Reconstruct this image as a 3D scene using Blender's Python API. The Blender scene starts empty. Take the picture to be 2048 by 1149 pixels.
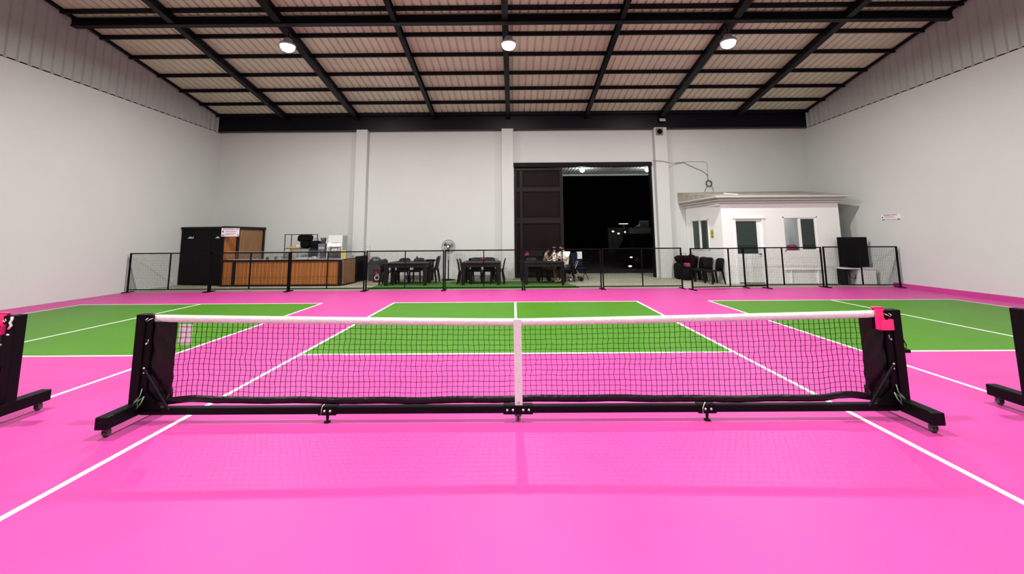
import bpy, bmesh, math, random
from mathutils import Vector, Matrix, Euler
R = math.radians
rnd = random.Random(7)
S = bpy.context.scene
C = S.collection

# ------------------------------------------------------------------ camera
F_PX, TH, ROLL, YAW, PPY = 823.105, 0.1203, -0.0070, 0.0034, 375.25
cd = bpy.data.cameras.new('camera'); cam = bpy.data.objects.new('camera', cd); C.objects.link(cam)
cd.sensor_fit = 'HORIZONTAL'; cd.sensor_width = 36.0
cd.lens = 36.0 * F_PX / 2048.0
cd.shift_y = (PPY - 574.5) / 2048.0
cd.clip_start = 0.05; cd.clip_end = 300
f0 = Vector((-math.sin(YAW) * math.cos(TH), math.cos(YAW) * math.cos(TH), math.sin(TH)))
r0 = Vector((math.cos(YAW), math.sin(YAW), 0))
u0 = r0.cross(f0)
rr = r0 * math.cos(ROLL) - u0 * math.sin(ROLL) * -1.0
uu = rr.cross(f0)
m = Matrix((rr, uu, -f0)).transposed().to_4x4()
m.translation = Vector((-0.0267, -3.8537, 1.6069))
cam.matrix_world = m
S.camera = cam

# ------------------------------------------------------------------ world, exposure
w = bpy.data.worlds.new('night'); S.world = w; w.use_nodes = True
w.node_tree.nodes['Background'].inputs[0].default_value = (0.001, 0.001, 0.0015, 1)
w.node_tree.nodes['Background'].inputs[1].default_value = 0.3
S.view_settings.view_transform = 'Standard'; S.view_settings.look = 'None'
S.view_settings.gamma = 1.0; S.view_settings.use_curve_mapping = False
S.view_settings.exposure = 0.0
LAMP_W = 430.0          # each high bay lamp
LAMP_ROWS = (7.0, 0.0, -7.0)
LAMP_COLS = (-6.27, -0.13, 5.95)
LAMP_Z = 6.93

def roof_z(y): return 6.54 + 0.181 * (12.4 - abs(y))
XL, XR, YB = -12.0, 11.85, 12.6
WH = 5.94

# ------------------------------------------------------------------ materials
def mat(name, col, rough=0.5, metal=0.0, spec=0.5, var=0.0, vscale=4.0, bump=0.0, bscale=60.0, emit=None, estr=1.0, alpha=1.0, trans=0.0, stretch=None):
    M = bpy.data.materials.new(name); M.use_nodes = True
    nt = M.node_tree; b = nt.nodes['Principled BSDF']
    b.inputs['Base Color'].default_value = (*col, 1)
    b.inputs['Roughness'].default_value = rough; b.inputs['Metallic'].default_value = metal
    b.inputs['Specular IOR Level'].default_value = spec
    b.inputs['Transmission Weight'].default_value = trans
    b.inputs['Alpha'].default_value = alpha
    tc = nt.nodes.new('ShaderNodeTexCoord'); mp = nt.nodes.new('ShaderNodeMapping')
    nt.links.new(tc.outputs['Object'], mp.inputs[0])
    if stretch: mp.inputs['Scale'].default_value = stretch
    if var > 0:
        n = nt.nodes.new('ShaderNodeTexNoise'); n.inputs['Scale'].default_value = vscale; n.inputs['Detail'].default_value = 5
        nt.links.new(mp.outputs[0], n.inputs['Vector'])
        r = nt.nodes.new('ShaderNodeValToRGB')
        r.color_ramp.elements[0].position = 0.3; r.color_ramp.elements[1].position = 0.7
        r.color_ramp.elements[0].color = (*[c * (1 - var) for c in col], 1)
        r.color_ramp.elements[1].color = (*[min(1, c * (1 + var)) for c in col], 1)
        nt.links.new(n.outputs['Fac'], r.inputs[0]); nt.links.new(r.outputs[0], b.inputs['Base Color'])
    if bump > 0:
        n2 = nt.nodes.new('ShaderNodeTexNoise'); n2.inputs['Scale'].default_value = bscale; n2.inputs['Detail'].default_value = 3
        nt.links.new(mp.outputs[0], n2.inputs['Vector'])
        bp = nt.nodes.new('ShaderNodeBump'); bp.inputs['Strength'].default_value = bump; bp.inputs['Distance'].default_value = 0.01
        nt.links.new(n2.outputs['Fac'], bp.inputs['Height']); nt.links.new(bp.outputs[0], b.inputs['Normal'])
    if emit:
        b.inputs['Emission Color'].default_value = (*emit, 1); b.inputs['Emission Strength'].default_value = estr
    return M

M = {}
M['pink'] = mat('pink_court', (0.50, 0.052, 0.265), 0.45, spec=0.22, var=0.05, vscale=1.3, bump=0.15, bscale=180)
M['green'] = mat('green_court', (0.058, 0.195, 0.008), 0.45, spec=0.2, var=0.06, vscale=1.5, bump=0.15, bscale=180)
M['white_line'] = mat('line_paint', (0.86, 0.84, 0.84), 0.45)
M['concrete'] = mat('concrete', (0.34, 0.33, 0.25), 0.6, var=0.12, vscale=1.2, bump=0.2, bscale=40)
M['screed'] = mat('pale_screed', (0.62, 0.5, 0.5), 0.6, var=0.1)
M['wall'] = mat('white_wall', (0.55, 0.58, 0.555), 0.75, spec=0.25, var=0.02, vscale=0.7, bump=0.25, bscale=25)
M['booth_wall'] = mat('booth_paint', (0.80, 0.83, 0.81), 0.6, spec=0.3, bump=0.1, bscale=25)
M['ceiling'] = mat('roof_foil', (0.61, 0.66, 0.50), 0.5, spec=0.4, var=0.1, vscale=0.6, bump=0.3, bscale=18)
M['cladding'] = mat('metal_cladding', (0.40, 0.44, 0.42), 0.5, metal=0.0, var=0.04, vscale=2)
M['steel'] = mat('black_steel', (0.004, 0.004, 0.007), 0.4, spec=0.18)
M['blk'] = mat('black_paint', (0.003, 0.0026, 0.0035), 0.42, spec=0.10)
M['vinyl'] = mat('black_vinyl', (0.003, 0.002, 0.003), 0.3, spec=0.28, bump=0.9, bscale=14)
M['cord'] = mat('black_cord', (0.006, 0.003, 0.005), 0.8, spec=0.1)
M['tape'] = mat('white_tape', (0.66, 0.66, 0.66), 0.6, var=0.05, vscale=30, bump=0.5, bscale=35)
M['chrome'] = mat('bolt_steel', (0.62, 0.62, 0.62), 0.3, metal=0.9)
M['pinkplastic'] = mat('pink_plastic', (0.95, 0.03, 0.22), 0.35)
M['tie'] = mat('tie_cord', (0.14, 0.24, 0.15), 0.6)
M['caster'] = mat('caster_metal', (0.05, 0.05, 0.05), 0.4)
M['tyre'] = mat('rubber', (0.02, 0.02, 0.022), 0.7)
M['brown'] = mat('brown_gate', (0.009, 0.005, 0.0045), 0.5, spec=0.08, var=0.15, vscale=3)
M['browntrim'] = mat('brown_gate_trim', (0.015, 0.011, 0.010), 0.4, spec=0.12)
M['plastic'] = mat('charcoal_plastic', (0.009, 0.008, 0.0075), 0.5, spec=0.2, bump=0.3, bscale=80)
M['chairp'] = mat('black_plastic', (0.005, 0.005, 0.004), 0.4, spec=0.18)
M['turf'] = mat('turf', (0.045, 0.165, 0.008), 0.9, var=0.35, vscale=60, bump=1.0, bscale=200)
M['fridge'] = mat('white_enamel', (0.60, 0.62, 0.61), 0.35)
M['grey'] = mat('grey_enamel', (0.36, 0.37, 0.38), 0.5)
M['glass'] = mat('clear_glass', (0.93, 0.96, 0.95), 0.03, trans=1.0, spec=0.5)
M['tint'] = mat('dark_window_glass', (0.012, 0.028, 0.022), 0.08, spec=0.6)
M['paper'] = mat('paper', (0.75, 0.68, 0.74), 0.7)
M['ink'] = mat('ink', (0.05, 0.045, 0.06), 0.7)
M['inkgrey'] = mat('grey_ink', (0.24, 0.2, 0.24), 0.7)
M['palegreen'] = mat('pale_green_decal', (0.45, 0.55, 0.48), 0.5)
M['yellow'] = mat('yellow', (0.62, 0.52, 0.06), 0.5)
M['amber'] = mat('yellow_tray', (0.65, 0.38, 0.06), 0.45)
M['darkbag'] = mat('black_fabric', (0.004, 0.004, 0.005), 0.8, spec=0.1, bump=0.5, bscale=30)
M['navy'] = mat('navy_fabric', (0.005, 0.008, 0.03), 0.8, spec=0.2)
M['brownbag'] = mat('tan_fabric', (0.30, 0.22, 0.19), 0.8)
M['greybag'] = mat('grey_fabric', (0.12, 0.12, 0.13), 0.8)
M['redbag'] = mat('dark_red_fabric', (0.012, 0.001, 0.003), 0.8, spec=0.1, bump=0.5, bscale=30)
M['pinkbag'] = mat('pink_fabric', (0.20, 0.018, 0.06), 0.75)
M['redbox'] = mat('dark_red_box', (0.05, 0.004, 0.007), 0.5)
M['white'] = mat('white_plastic', (0.8, 0.8, 0.8), 0.5)
M['skin'] = mat('skin', (0.42, 0.24, 0.16), 0.55)
M['skin2'] = mat('fair_skin', (0.50, 0.30, 0.22), 0.55)
M['hair'] = mat('black_hair', (0.005, 0.004, 0.004), 0.5, spec=0.1)
M['shirt'] = mat('white_cotton', (0.72, 0.75, 0.70), 0.85)
M['olive'] = mat('olive_cotton', (0.14, 0.12, 0.07), 0.85)
M['trousers'] = mat('black_cotton', (0.012, 0.011, 0.012), 0.85)
M['lens'] = mat('lamp_lens', (0.9, 0.9, 0.9), 0.4, emit=(1.0, 0.98, 0.92), estr=16)
M['lens2'] = mat('outdoor_lamp_lens', (0.9, 0.9, 0.9), 0.4, emit=(0.95, 1.0, 0.97), estr=25)
M['farlight'] = mat('far_lamp', (0.9, 0.9, 0.9), 0.4, emit=(1.0, 0.98, 0.9), estr=3)
M['asphalt'] = mat('asphalt', (0.004, 0.004, 0.005), 0.9)
M['carpaint'] = mat('black_car_paint', (0.0008, 0.0008, 0.001), 0.3, spec=0.08)
M['night_wall'] = mat('far_rendered_wall', (0.30, 0.32, 0.28), 0.8)
M['cream'] = mat('cream_cornice', (0.52, 0.54, 0.51), 0.6)
M['roofing'] = mat('weathered_roofing', (0.36, 0.33, 0.28), 0.7, var=0.25, vscale=3)
M['pinkpack'] = mat('pale_pink_pack', (0.6, 0.4, 0.38), 0.6)
M['screen'] = mat('black_screen', (0.003, 0.003, 0.003), 0.25, spec=0.12)
M['metal_grille'] = mat('speaker_grille', (0.10, 0.09, 0.07), 0.6)
M['silver'] = mat('silver', (0.5, 0.5, 0.5), 0.3, metal=0.6)

def wood_mat(name, col, light, pitch):
    m_ = mat(name, col, 0.42, var=0.18, vscale=3, stretch=(6, 6, 0.6))
    nt = m_.node_tree; b = nt.nodes['Principled BSDF']
    src = b.inputs['Base Color'].links[0].from_socket
    tc = nt.nodes.new('ShaderNodeTexCoord'); sep = nt.nodes.new('ShaderNodeSeparateXYZ'); nt.links.new(tc.outputs['Object'], sep.inputs[0])
    add = nt.nodes.new('ShaderNodeMath'); add.operation = 'ADD'; nt.links.new(sep.outputs[0], add.inputs[0]); nt.links.new(sep.outputs[1], add.inputs[1])
    mod = nt.nodes.new('ShaderNodeMath'); mod.operation = 'PINGPONG'; mod.inputs[1].default_value = pitch / 2; nt.links.new(add.outputs[0], mod.inputs[0])
    lt = nt.nodes.new('ShaderNodeMath'); lt.operation = 'LESS_THAN'; lt.inputs[1].default_value = pitch * 0.10; nt.links.new(mod.outputs[0], lt.inputs[0])
    mx = nt.nodes.new('ShaderNodeMix'); mx.data_type = 'RGBA'
    mx.inputs[7].default_value = (*light, 1)
    nt.links.new(lt.outputs[0], mx.inputs[0]); nt.links.new(src, mx.inputs[6]); nt.links.new(mx.outputs[2], b.inputs['Base Color'])
    return m_
M['wood'] = wood_mat('orange_slat_wood', (0.33, 0.115, 0.022), (0.44, 0.20, 0.07), 0.13)
M['wood2'] = wood_mat('brown_slat_wood', (0.25, 0.125, 0.06), (0.29, 0.155, 0.08), 0.16)
M['woodframe'] = mat('dark_wood_frame', (0.008, 0.003, 0.003), 0.45, spec=0.25)
M['fanwire'] = mat('fan_wire', (0.10, 0.10, 0.095), 0.4)
M['fanblade'] = mat('fan_blade', (0.12, 0.125, 0.12), 0.4)

# ------------------------------------------------------------------ mesh builder
class MB:
    def __init__(s): s.v = []; s.f = []; s.mi = []; s.sm = []; s.T = Matrix.Identity(4); s.m = 0
    def add(s, vs, fs, smooth=False):
        o = len(s.v); s.v += [s.T @ Vector(v) for v in vs]
        for f in fs: s.f.append([i + o for i in f]); s.mi.append(s.m); s.sm.append(smooth)
        return s
    def box(s, x0, x1, y0, y1, z0, z1, bev=0.0, rot=None):
        cx, cy, cz = (x0 + x1) / 2, (y0 + y1) / 2, (z0 + z1) / 2
        hx, hy, hz = abs(x1 - x0) / 2, abs(y1 - y0) / 2, abs(z1 - z0) / 2
        T0 = s.T
        s.T = s.T @ Matrix.Translation((cx, cy, cz))
        if rot: s.T = s.T @ Euler(rot).to_matrix().to_4x4()
        if bev <= 0 or bev * 2 >= 2 * min(hx, hy, hz):
            vs = [(a * hx, b * hy, c * hz) for c in (-1, 1) for b in (-1, 1) for a in (-1, 1)]
            s.add(vs, [(0, 2, 3, 1), (4, 5, 7, 6), (0, 1, 5, 4), (2, 6, 7, 3), (0, 4, 6, 2), (1, 3, 7, 5)])
        else:
            bm = bmesh.new(); bmesh.ops.create_cube(bm, size=2)
            for v in bm.verts: v.co = Vector((v.co.x * hx, v.co.y * hy, v.co.z * hz))
            bmesh.ops.bevel(bm, geom=bm.edges[:], offset=bev, segments=2, affect='EDGES', profile=0.5)
            bm.verts.index_update()
            s.add([v.co.copy() for v in bm.verts], [[v.index for v in f.verts] for f in bm.faces]); bm.free()
        s.T = T0; return s
    def tube(s, pts, r, n=8, closed=False, smooth=True):
        pts = [Vector(p) for p in pts]; k = len(pts)
        rs = r if isinstance(r, (list, tuple)) else [r] * k
        vs = []; fs = []
        ref = None
        for i, p in enumerate(pts):
            if closed: d = pts[(i + 1) % k] - pts[i - 1]
            else: d = pts[min(i + 1, k - 1)] - pts[max(i - 1, 0)]
            if d.length < 1e-9: d = Vector((0, 0, 1))
            d.normalize()
            if ref is None: ref = Vector((0, 0, 1)) if abs(d.z) < 0.9 else Vector((1, 0, 0))
            a = d.cross(ref)
            if a.length < 1e-4: a = d.orthogonal()
            a.normalize(); b = d.cross(a); ref = -b if False else ref
            for j in range(n):
                t = 2 * math.pi * (j + .5) / n
                vs.append(p + (a * math.cos(t) + b * math.sin(t)) * rs[i])
        for i in range(k if closed else k - 1):
            for j in range(n):
                i2 = (i + 1) % k
                fs.append((i * n + j, i2 * n + j, i2 * n + (j + 1) % n, i * n + (j + 1) % n))
        if not closed: fs.append(tuple(range(n))); fs.append(tuple((k - 1) * n + j for j in reversed(range(n))))
        return s.add(vs, fs, smooth)
    def lathe(s, prof, n=20, axis='Z', c=(0, 0, 0), smooth=True):
        vs = []; fs = []
        for (r, z) in prof:
            for j in range(n):
                t = 2 * math.pi * j / n; p = (r * math.cos(t), r * math.sin(t), z)
                if axis == 'Y': p = (p[0], p[2], p[1])
                if axis == 'X': p = (p[2], p[0], p[1])
                vs.append((p[0] + c[0], p[1] + c[1], p[2] + c[2]))
        for i in range(len(prof) - 1):
            for j in range(n): fs.append((i * n + j, i * n + (j + 1) % n, (i + 1) * n + (j + 1) % n, (i + 1) * n + j))
        fs.append(tuple(reversed(range(n)))); fs.append(tuple((len(prof) - 1) * n + j for j in range(n)))
        return s.add(vs, fs, smooth)
    def prism(s, poly, z0, z1, plane='XY'):
        n = len(poly)
        def P(a, b, h): return {'XY': (a, b, h), 'XZ': (a, h, b), 'YZ': (h, a, b)}[plane]
        vs = [P(a, b, z0) for a, b in poly] + [P(a, b, z1) for a, b in poly]
        fs = [tuple(reversed(range(n))), tuple(range(n, 2 * n))] + [(i, (i + 1) % n, n + (i + 1) % n, n + i) for i in range(n)]
        return s.add(vs, fs)
    def blob(s, c, r, n=12, m=8, squash=1.0, noise=0.0):
        c = Vector(c); vs = []; fs = []
        for i in range(m + 1):
            ph = math.pi * i / m
            for j in range(n):
                t = 2 * math.pi * j / n
                k = 1 + noise * math.sin(3 * t + 5 * ph) * math.sin(ph)
                def sp(q): return math.copysign(abs(q) ** squash, q)
                vs.append(c + Vector((r[0] * sp(math.sin(ph)) * sp(math.cos(t)) * k, r[1] * sp(math.sin(ph)) * sp(math.sin(t)) * k, r[2] * sp(math.cos(ph)))))
        for i in range(m):
            for j in range(n): fs.append((i * n + j, (i + 1) * n + j, (i + 1) * n + (j + 1) % n, i * n + (j + 1) % n))
        return s.add(vs, fs, True)
    def build(s, name, mats, parent=None, loc=None):
        me = bpy.data.meshes.new(name); me.from_pydata([tuple(v) for v in s.v], [], s.f)
        if not isinstance(mats, (list, tuple)): mats = [mats]
        for q in mats: me.materials.append(M[q] if isinstance(q, str) else q)
        for p, a, b in zip(me.polygons, s.mi, s.sm): p.material_index = a; p.use_smooth = b
        bm = bmesh.new(); bm.from_mesh(me); bmesh.ops.recalc_face_normals(bm, faces=bm.faces[:]); bm.to_mesh(me); bm.free()
        o = bpy.data.objects.new(name, me); C.objects.link(o)
        if parent: o.parent = parent
        if loc: o.location = loc
        return o

def tag(o, label=None, cat=None, group=None, kind=None):
    if label: o['label'] = label
    if cat: o['category'] = cat
    if group: o['group'] = group
    if kind: o['kind'] = kind
    return o
def thing(name, label, cat, loc=(0, 0, 0), rz=0.0, group=None):
    o = bpy.data.objects.new(name, None); C.objects.link(o); o.empty_display_size = 0.1
    o.location = loc; o.rotation_euler = (0, 0, rz); return tag(o, label, cat, group)
def struct(name, mb, mats, label=None, parent=None):
    o = mb.build(name, mats, parent)
    if parent is None: tag(o, label, None, None, 'structure')
    return o
def kids(o): return [c for c in C.objects if c.parent == o]
def dup(root, loc, rz=0.0, label=None, group=None):
    r = root.copy(); C.objects.link(r); r.location = loc; r.rotation_euler = (0, 0, rz)
    if label: r['label'] = label
    if group: r['group'] = group
    for ch in kids(root):
        c = ch.copy(); C.objects.link(c); c.parent = r
        for g in kids(ch):
            d = g.copy(); C.objects.link(d); d.parent = c
    return r

# ------------------------------------------------------------------ the room shell
def build_floor():
    xs = {XL, XR}; ys = {-12.6, 9.0, 9.05, YB + 0.25}
    courts = (-7.85, 0.0, 7.84)
    for c in courts:
        for a in (-3.05, -3.0, -0.025, 0.025, 3.0, 3.05): xs.add(round(c + a, 4))
    for a in (6.706, 6.656, 2.134, 2.084): ys.add(a); ys.add(-a)
    xs = sorted(xs); ys = sorted(ys)
    def kind(x, y):
        if y > 9.05: return 3
        if y > 9.0: return 4
        for c in courts:
            d = abs(x - c); a = abs(y)
            if d < 3.05 and a < 6.706:
                if a > 6.656 or d > 3.0: return 2
                if 2.084 < a < 2.134: return 2
                if a > 2.134: return 2 if d < 0.025 else 1
                return 0
        return 0
    mb = MB(); n = len(ys)
    vs = []
    for x in xs:
        for y in ys:
            yy = y + (0.012 * (x + 12) if 8.9 < y < 9.1 else 0)
            vs.append((x, yy, 0))
    fs = []; mi = []
    for i in range(len(xs) - 1):
        for j in range(len(ys) - 1):
            fs.append((i * n + j, (i + 1) * n + j, (i + 1) * n + j + 1, i * n + j + 1))
            mi.append(kind((xs[i] + xs[i + 1]) / 2, (ys[j] + ys[j + 1]) / 2))
    mb.add(vs, fs); mb.mi = mi
    # slab underneath
    mb.m = 3; mb.box(XL, XR, -12.6, YB + 0.25, -0.2, -0.002)
    struct('floor', mb, ['pink', 'green', 'white_line', 'concrete', 'screed'], 'pink and green painted court floor with white lines and a concrete strip at the back')
build_floor()

struct('wall_left', MB().box(XL - 0.25, XL, -12.6, YB, 0, WH), 'wall', 'plain white rendered wall on the left side of the hall')
struct('wall_right', MB().box(XR, XR + 0.25, -12.6, YB, 0, WH), 'wall', 'plain white rendered wall on the right side of the hall')
struct('wall_front', MB().box(XL, XR, -12.85, -12.6, 0, WH + 0.5), 'wall', 'plain white wall behind the camera')
mb = MB(); DX0, DX1, DZ = 0.0, 5.56, 4.6
mb.box(XL - 0.25, DX0, YB, YB + 0.25, 0, WH); mb.box(DX1, XR + 0.25, YB, YB + 0.25, 0, WH); mb.box(DX0, DX1, YB, YB + 0.25, DZ, WH)
struct('wall_back', mb, 'wall', 'white back wall with the wide gate opening')
for i, (a, b, nm) in enumerate([(-6.35, -5.9, 'white pilaster behind the counter end, left of the pedestal fan'), (-0.49, -0.02, 'white pilaster just left of the dark sliding gate'), (5.66, 6.16, 'white pilaster right of the open gateway, below the floodlight')]):
    struct('wall_column', MB().box(a, b, YB - 0.25, YB, 0, WH + 0.03, 0.012), 'wall', nm)
struct('baseboard_right', MB().box(XR - 0.06, XR, -12.6, 9.3, 0, 0.12), 'pink', 'pink painted kerb at the foot of the right wall')

# corrugated side cladding above both walls
def cladding(side):
    x = XL - 0.02 if side < 0 else XR + 0.02; s = 1 if side < 0 else -1
    mb = MB(); y = -12.6; pts = []
    while y < 12.6:
        for dy, dx in ((0, 0), (0.17, 0), (0.19, 0.045), (0.22, 0.045), (0.24, 0)): pts.append((min(y + dy, 12.6), dx))
        y += 0.25
    vs = []; fs = []
    for (yy, dx) in pts:
        vs += [(x + s * (dx + 0.02), yy, WH - 0.03), (x + s * (dx + 0.02), yy, roof_z(yy) + 0.03)]
    for i in range(len(pts) - 1): fs.append((2 * i, 2 * i + 2, 2 * i + 3, 2 * i + 1))
    mb.add(vs, fs)
    mb.prism([(-12.6, WH), (12.6, WH), (12.6, roof_z(12.6)), (0, roof_z(0)), (-12.6, roof_z(12.6))], x - s * 0.02, x - s * 0.12, 'YZ')
    return mb
struct('wall_cladding_panel', cladding(-1), 'cladding', 'grey corrugated metal cladding above the left wall')
struct('wall_cladding_panel', cladding(1), 'cladding', 'grey corrugated metal cladding above the right wall')

for s_, nm_ in ((-1, 'left'), (1, 'right')):
    mb = MB(); xa = XL + .08 if s_ < 0 else XR - .08; xb = xa - s_ * .06
    for sg in (1, -1):
        vs = [(x_, sg * y_, roof_z(y_) + h_) for y_ in (0.0, 12.5) for x_ in (xa, xb) for h_ in (-.04, .04)]
        mb.add(vs, [(0, 1, 3, 2), (4, 6, 7, 5), (0, 4, 5, 1), (2, 3, 7, 6), (0, 2, 6, 4), (1, 5, 7, 3)])
    struct('ceiling_beam', mb, 'steel', 'thin black edge beam where the roof meets the %s side cladding' % nm_)
# roof sheet
def roof():
    mb = MB(); xs = []; x = XL
    while x < XR:
        for dx, dz in ((0, 0), (0.17, 0), (0.18, 0.045), (0.222, 0.045), (0.235, 0)): xs.append((min(x + dx, XR), dz))
        x += 0.235
    xs.append((XR, 0))
    for sgn in (1, -1):
        vs = []; fs = []
        for (xx, dz) in xs:
            vs += [(xx, 0, roof_z(0) + 0.05 + dz), (xx, sgn * 12.85, roof_z(12.85) + 0.05 + dz)]
        for i in range(len(xs) - 1): fs.append((2 * i, 2 * i + 2, 2 * i + 3, 2 * i + 1))
        mb.add(vs, fs)
        vs = [(XL - .2, 0, roof_z(0) + .12), (XR + .2, 0, roof_z(0) + .12), (XR + .2, sgn * 12.85, roof_z(12.85) + .12), (XL - .2, sgn * 12.85, roof_z(12.85) + .12)]
        mb.add(vs, [(0, 1, 2, 3)])
    return mb
struct('ceiling', roof(), 'ceiling', 'pitched roof lined with corrugated tan sheeting')
ORD = ['first', 'second', 'third', 'fourth', 'fifth', 'sixth', 'seventh', 'eighth', 'ninth', 'tenth', 'eleventh', 'twelfth', 'thirteenth']
py = [12.22, 11.31, 10.34, 9.37, 8.35, 7.40, 6.35, 5.4, 4.4, 3.4, 2.4, 1.4, 0.4]
for i, y in enumerate(py):
    for sg in (1, -1):
        z = roof_z(y)
        struct('ceiling_beam', MB().box(XL + 0.03, XR - 0.03, sg * y - 0.03, sg * y + 0.03, z - 0.07, z + 0.045), 'steel',
               'thin black roof purlin, %s from the %s wall' % (ORD[i], 'back' if sg > 0 else 'front'))
for i, (x, wd) in enumerate([(-9.2, .17), (-6.33, .2), (-3.2, .13), (-0.22, .17), (2.93, .13), (5.98, .2), (9.0, .19)]):
    mb = MB(); hw = wd / 2
    for sg in (1, -1):
        ya, yb = 0.0, 12.5
        za, zb = roof_z(ya), roof_z(yb)
        for (h0, h1, ww) in ((-0.20, -0.17, hw), (-0.17, -0.02, hw * 0.35 if wd < .15 else hw * 0.8), (-0.02, 0.0, hw)):
            vs = [(x - ww, sg * ya, za + h0), (x + ww, sg * ya, za + h0), (x + ww, sg * yb, zb + h0), (x - ww, sg * yb, zb + h0),
                  (x - ww, sg * ya, za + h1), (x + ww, sg * ya, za + h1), (x + ww, sg * yb, zb + h1), (x - ww, sg * yb, zb + h1)]
            mb.add(vs, [(0, 3, 2, 1), (4, 5, 6, 7), (0, 1, 5, 4), (1, 2, 6, 5), (2, 3, 7, 6), (3, 0, 4, 7)])
    struct('ceiling_beam', mb, 'steel', 'black sloping roof rafter, %s from the left wall' % ORD[i])
for sg in (1, -1):
    mb = MB(); mb.box(XL + .03, XR - .03, sg * 6.68 - .09, sg * 6.68 + .09, 7.36, 7.39); mb.box(XL + .03, XR - .03, sg * 6.68 - .09, sg * 6.68 + .09, 7.55, 7.58); mb.box(XL + .03, XR - .03, sg * 6.68 - .05, sg * 6.68 + .05, 7.39, 7.55)
    struct('ceiling_beam', mb, 'steel', 'thick black cross beam under the roof' + (', in front of the ceiling lamps' if sg > 0 else ' behind the camera'))
    struct('ceiling_beam', MB().box(XL + .03, XR - .03, sg * 12.62, sg * 12.36, WH, roof_z(12.4) - 0.02), 'steel', 'deep black eaves beam on top of the %s wall' % ('back' if sg > 0 else 'front'))

# ------------------------------------------------------------------ high bay lamps
def make_lamp(x, y, label):
    t = thing('high_bay_lamp', label, 'ceiling lamp', (x, y, LAMP_Z), 0, 'high bay lamps under the roof')
    zt = roof_z(y) - 0.20 - LAMP_Z
    MB().lathe([(0.10, 0.20), (0.11, 0.18), (0.13, 0.10), (0.21, 0.05), (0.215, 0.0), (0.19, -0.01)], 24).build('housing', 'grey', t)
    MB().lathe([(0.185, -0.012), (0.18, -0.06), (0.145, -0.12), (0.08, -0.155), (0.01, -0.165)], 24).build('lens', 'lens', t)
    MB().tube([(0, 0, 0.19), (0, 0, zt)], 0.012).build('hanger', 'steel', t)
    ld = bpy.data.lights.new('lamp_light', 'AREA'); ld.shape = 'DISK'; ld.size = 0.22; ld.energy = LAMP_W; ld.color = (1.0, 0.985, 0.95)
    lo = bpy.data.objects.new('lamp_light', ld); C.objects.link(lo); lo.parent = t; lo.location = (0, 0, -0.175)
    return t
names = {(-6.27, 7.0): 'glowing high bay lamp on the left, above the counter side', (-0.13, 7.0): 'glowing high bay lamp in the middle, under the central rafter', (5.95, 7.0): 'glowing high bay lamp on the right, above the doorway side'}
for y in LAMP_ROWS:
    for x in LAMP_COLS:
        make_lamp(x, y, names.get((x, y), 'high bay lamp, %s column, %s' % ({-6.27: 'left', -0.13: 'middle', 5.95: 'right'}[x], 'over the net line' if y == 0 else 'behind the camera')))

# ------------------------------------------------------------------ gate (sliding leaf) and track
g = MB()
g.box(0.02, 1.97, YB + 0.08, YB + 0.14, 0.03, 4.38)
gate = tag(g.build('door_1', 'brown'), 'dark brown panelled sliding gate, half open', None, None, 'structure')
mb = MB()
for (a, b, c, d) in [(0.02, 1.97, 4.28, 4.38), (1.84, 1.97, 0.03, 4.28), (0.02, 0.10, 0.03, 4.28), (0.22, 0.34, 0.03, 4.28), (0.34, 1.84, 3.42, 3.60), (0.34, 1.84, 2.14, 2.36), (0.34, 1.84, 0.85, 1.05), (0.34, 1.84, 0.03, 0.2), (0.10, 0.22, 3.42, 3.60), (0.10, 0.22, 2.14, 2.36), (0.10, 0.22, 0.03, 0.2)]:
    mb.box(a, b, YB + 0.03, YB + 0.08, c, d, 0.008)
mb.build('door_frame', 'browntrim', gate)
mb = MB()
for (a, b, c, d) in [(0.36, 1.82, 3.62, 4.26), (0.36, 1.82, 2.38, 3.40), (0.36, 1.82, 1.07, 2.12), (0.12, 0.2, 3.62, 4.26), (0.12, 0.2, 2.38, 3.40)]:
    mb.box(a + .03, b - .03 if b - a > .2 else b, YB + 0.062, YB + 0.08, c + .05, d - .05, 0.008)
mb.build('door_panel', 'brown', gate)
mb = MB(); z = 0.2
while z < 1.5: mb.box(0.36, 1.82, YB + 0.05, YB + 0.075, z, z + 0.04); z += 0.085
mb.build('door_louvre', 'brown', gate)
struct('door_track_panel', MB().box(-0.02, 5.58, YB - 0.04, YB + 0.2, 4.42, 4.60, 0.01), 'brown', 'dark steel track across the top of the gateway')
struct('door_jamb', MB().box(5.49, 5.56, YB - 0.02, YB + 0.2, 0, 4.42, 0.008), 'blk', 'narrow black steel jamb at the right edge of the gateway')

# ------------------------------------------------------------------ outside
mb = MB(); mb.box(-6, 12, YB + 0.25, 14.6, -0.2, -0.002); struct('pavement', mb, 'concrete', 'concrete apron outside the gateway')
mb = MB(); mb.box(-40, 60, 14.6, 90, -0.25, -0.02); struct('road', mb, 'asphalt', 'dark yard beyond the concrete apron')
def soffit():
    mb = MB(); xs = []; x = -1.0
    while x < 9:
        for dx, dz in ((0, 0), (0.09, 0), (0.10, 0.03), (0.14, 0.03), (0.15, 0)): xs.append((x + dx, dz))
        x += 0.15
    vs = []; fs = []
    for (xx, dz) in xs: vs += [(xx, YB + 0.25, 4.62 + dz), (xx, 16.0, 4.62 + dz)]
    for i in range(len(xs) - 1): fs.append((2 * i, 2 * i + 2, 2 * i + 3, 2 * i + 1))
    mb.add(vs, fs); mb.box(-1, 9.1, YB + .25, 16, 4.68, 4.74); mb.box(-1, 9.1, 15.98, 16.06, 4.55, 4.75)
    return mb
struct('roof_panel', soffit(), 'cladding', 'corrugated canopy roof outside the gateway')
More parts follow.
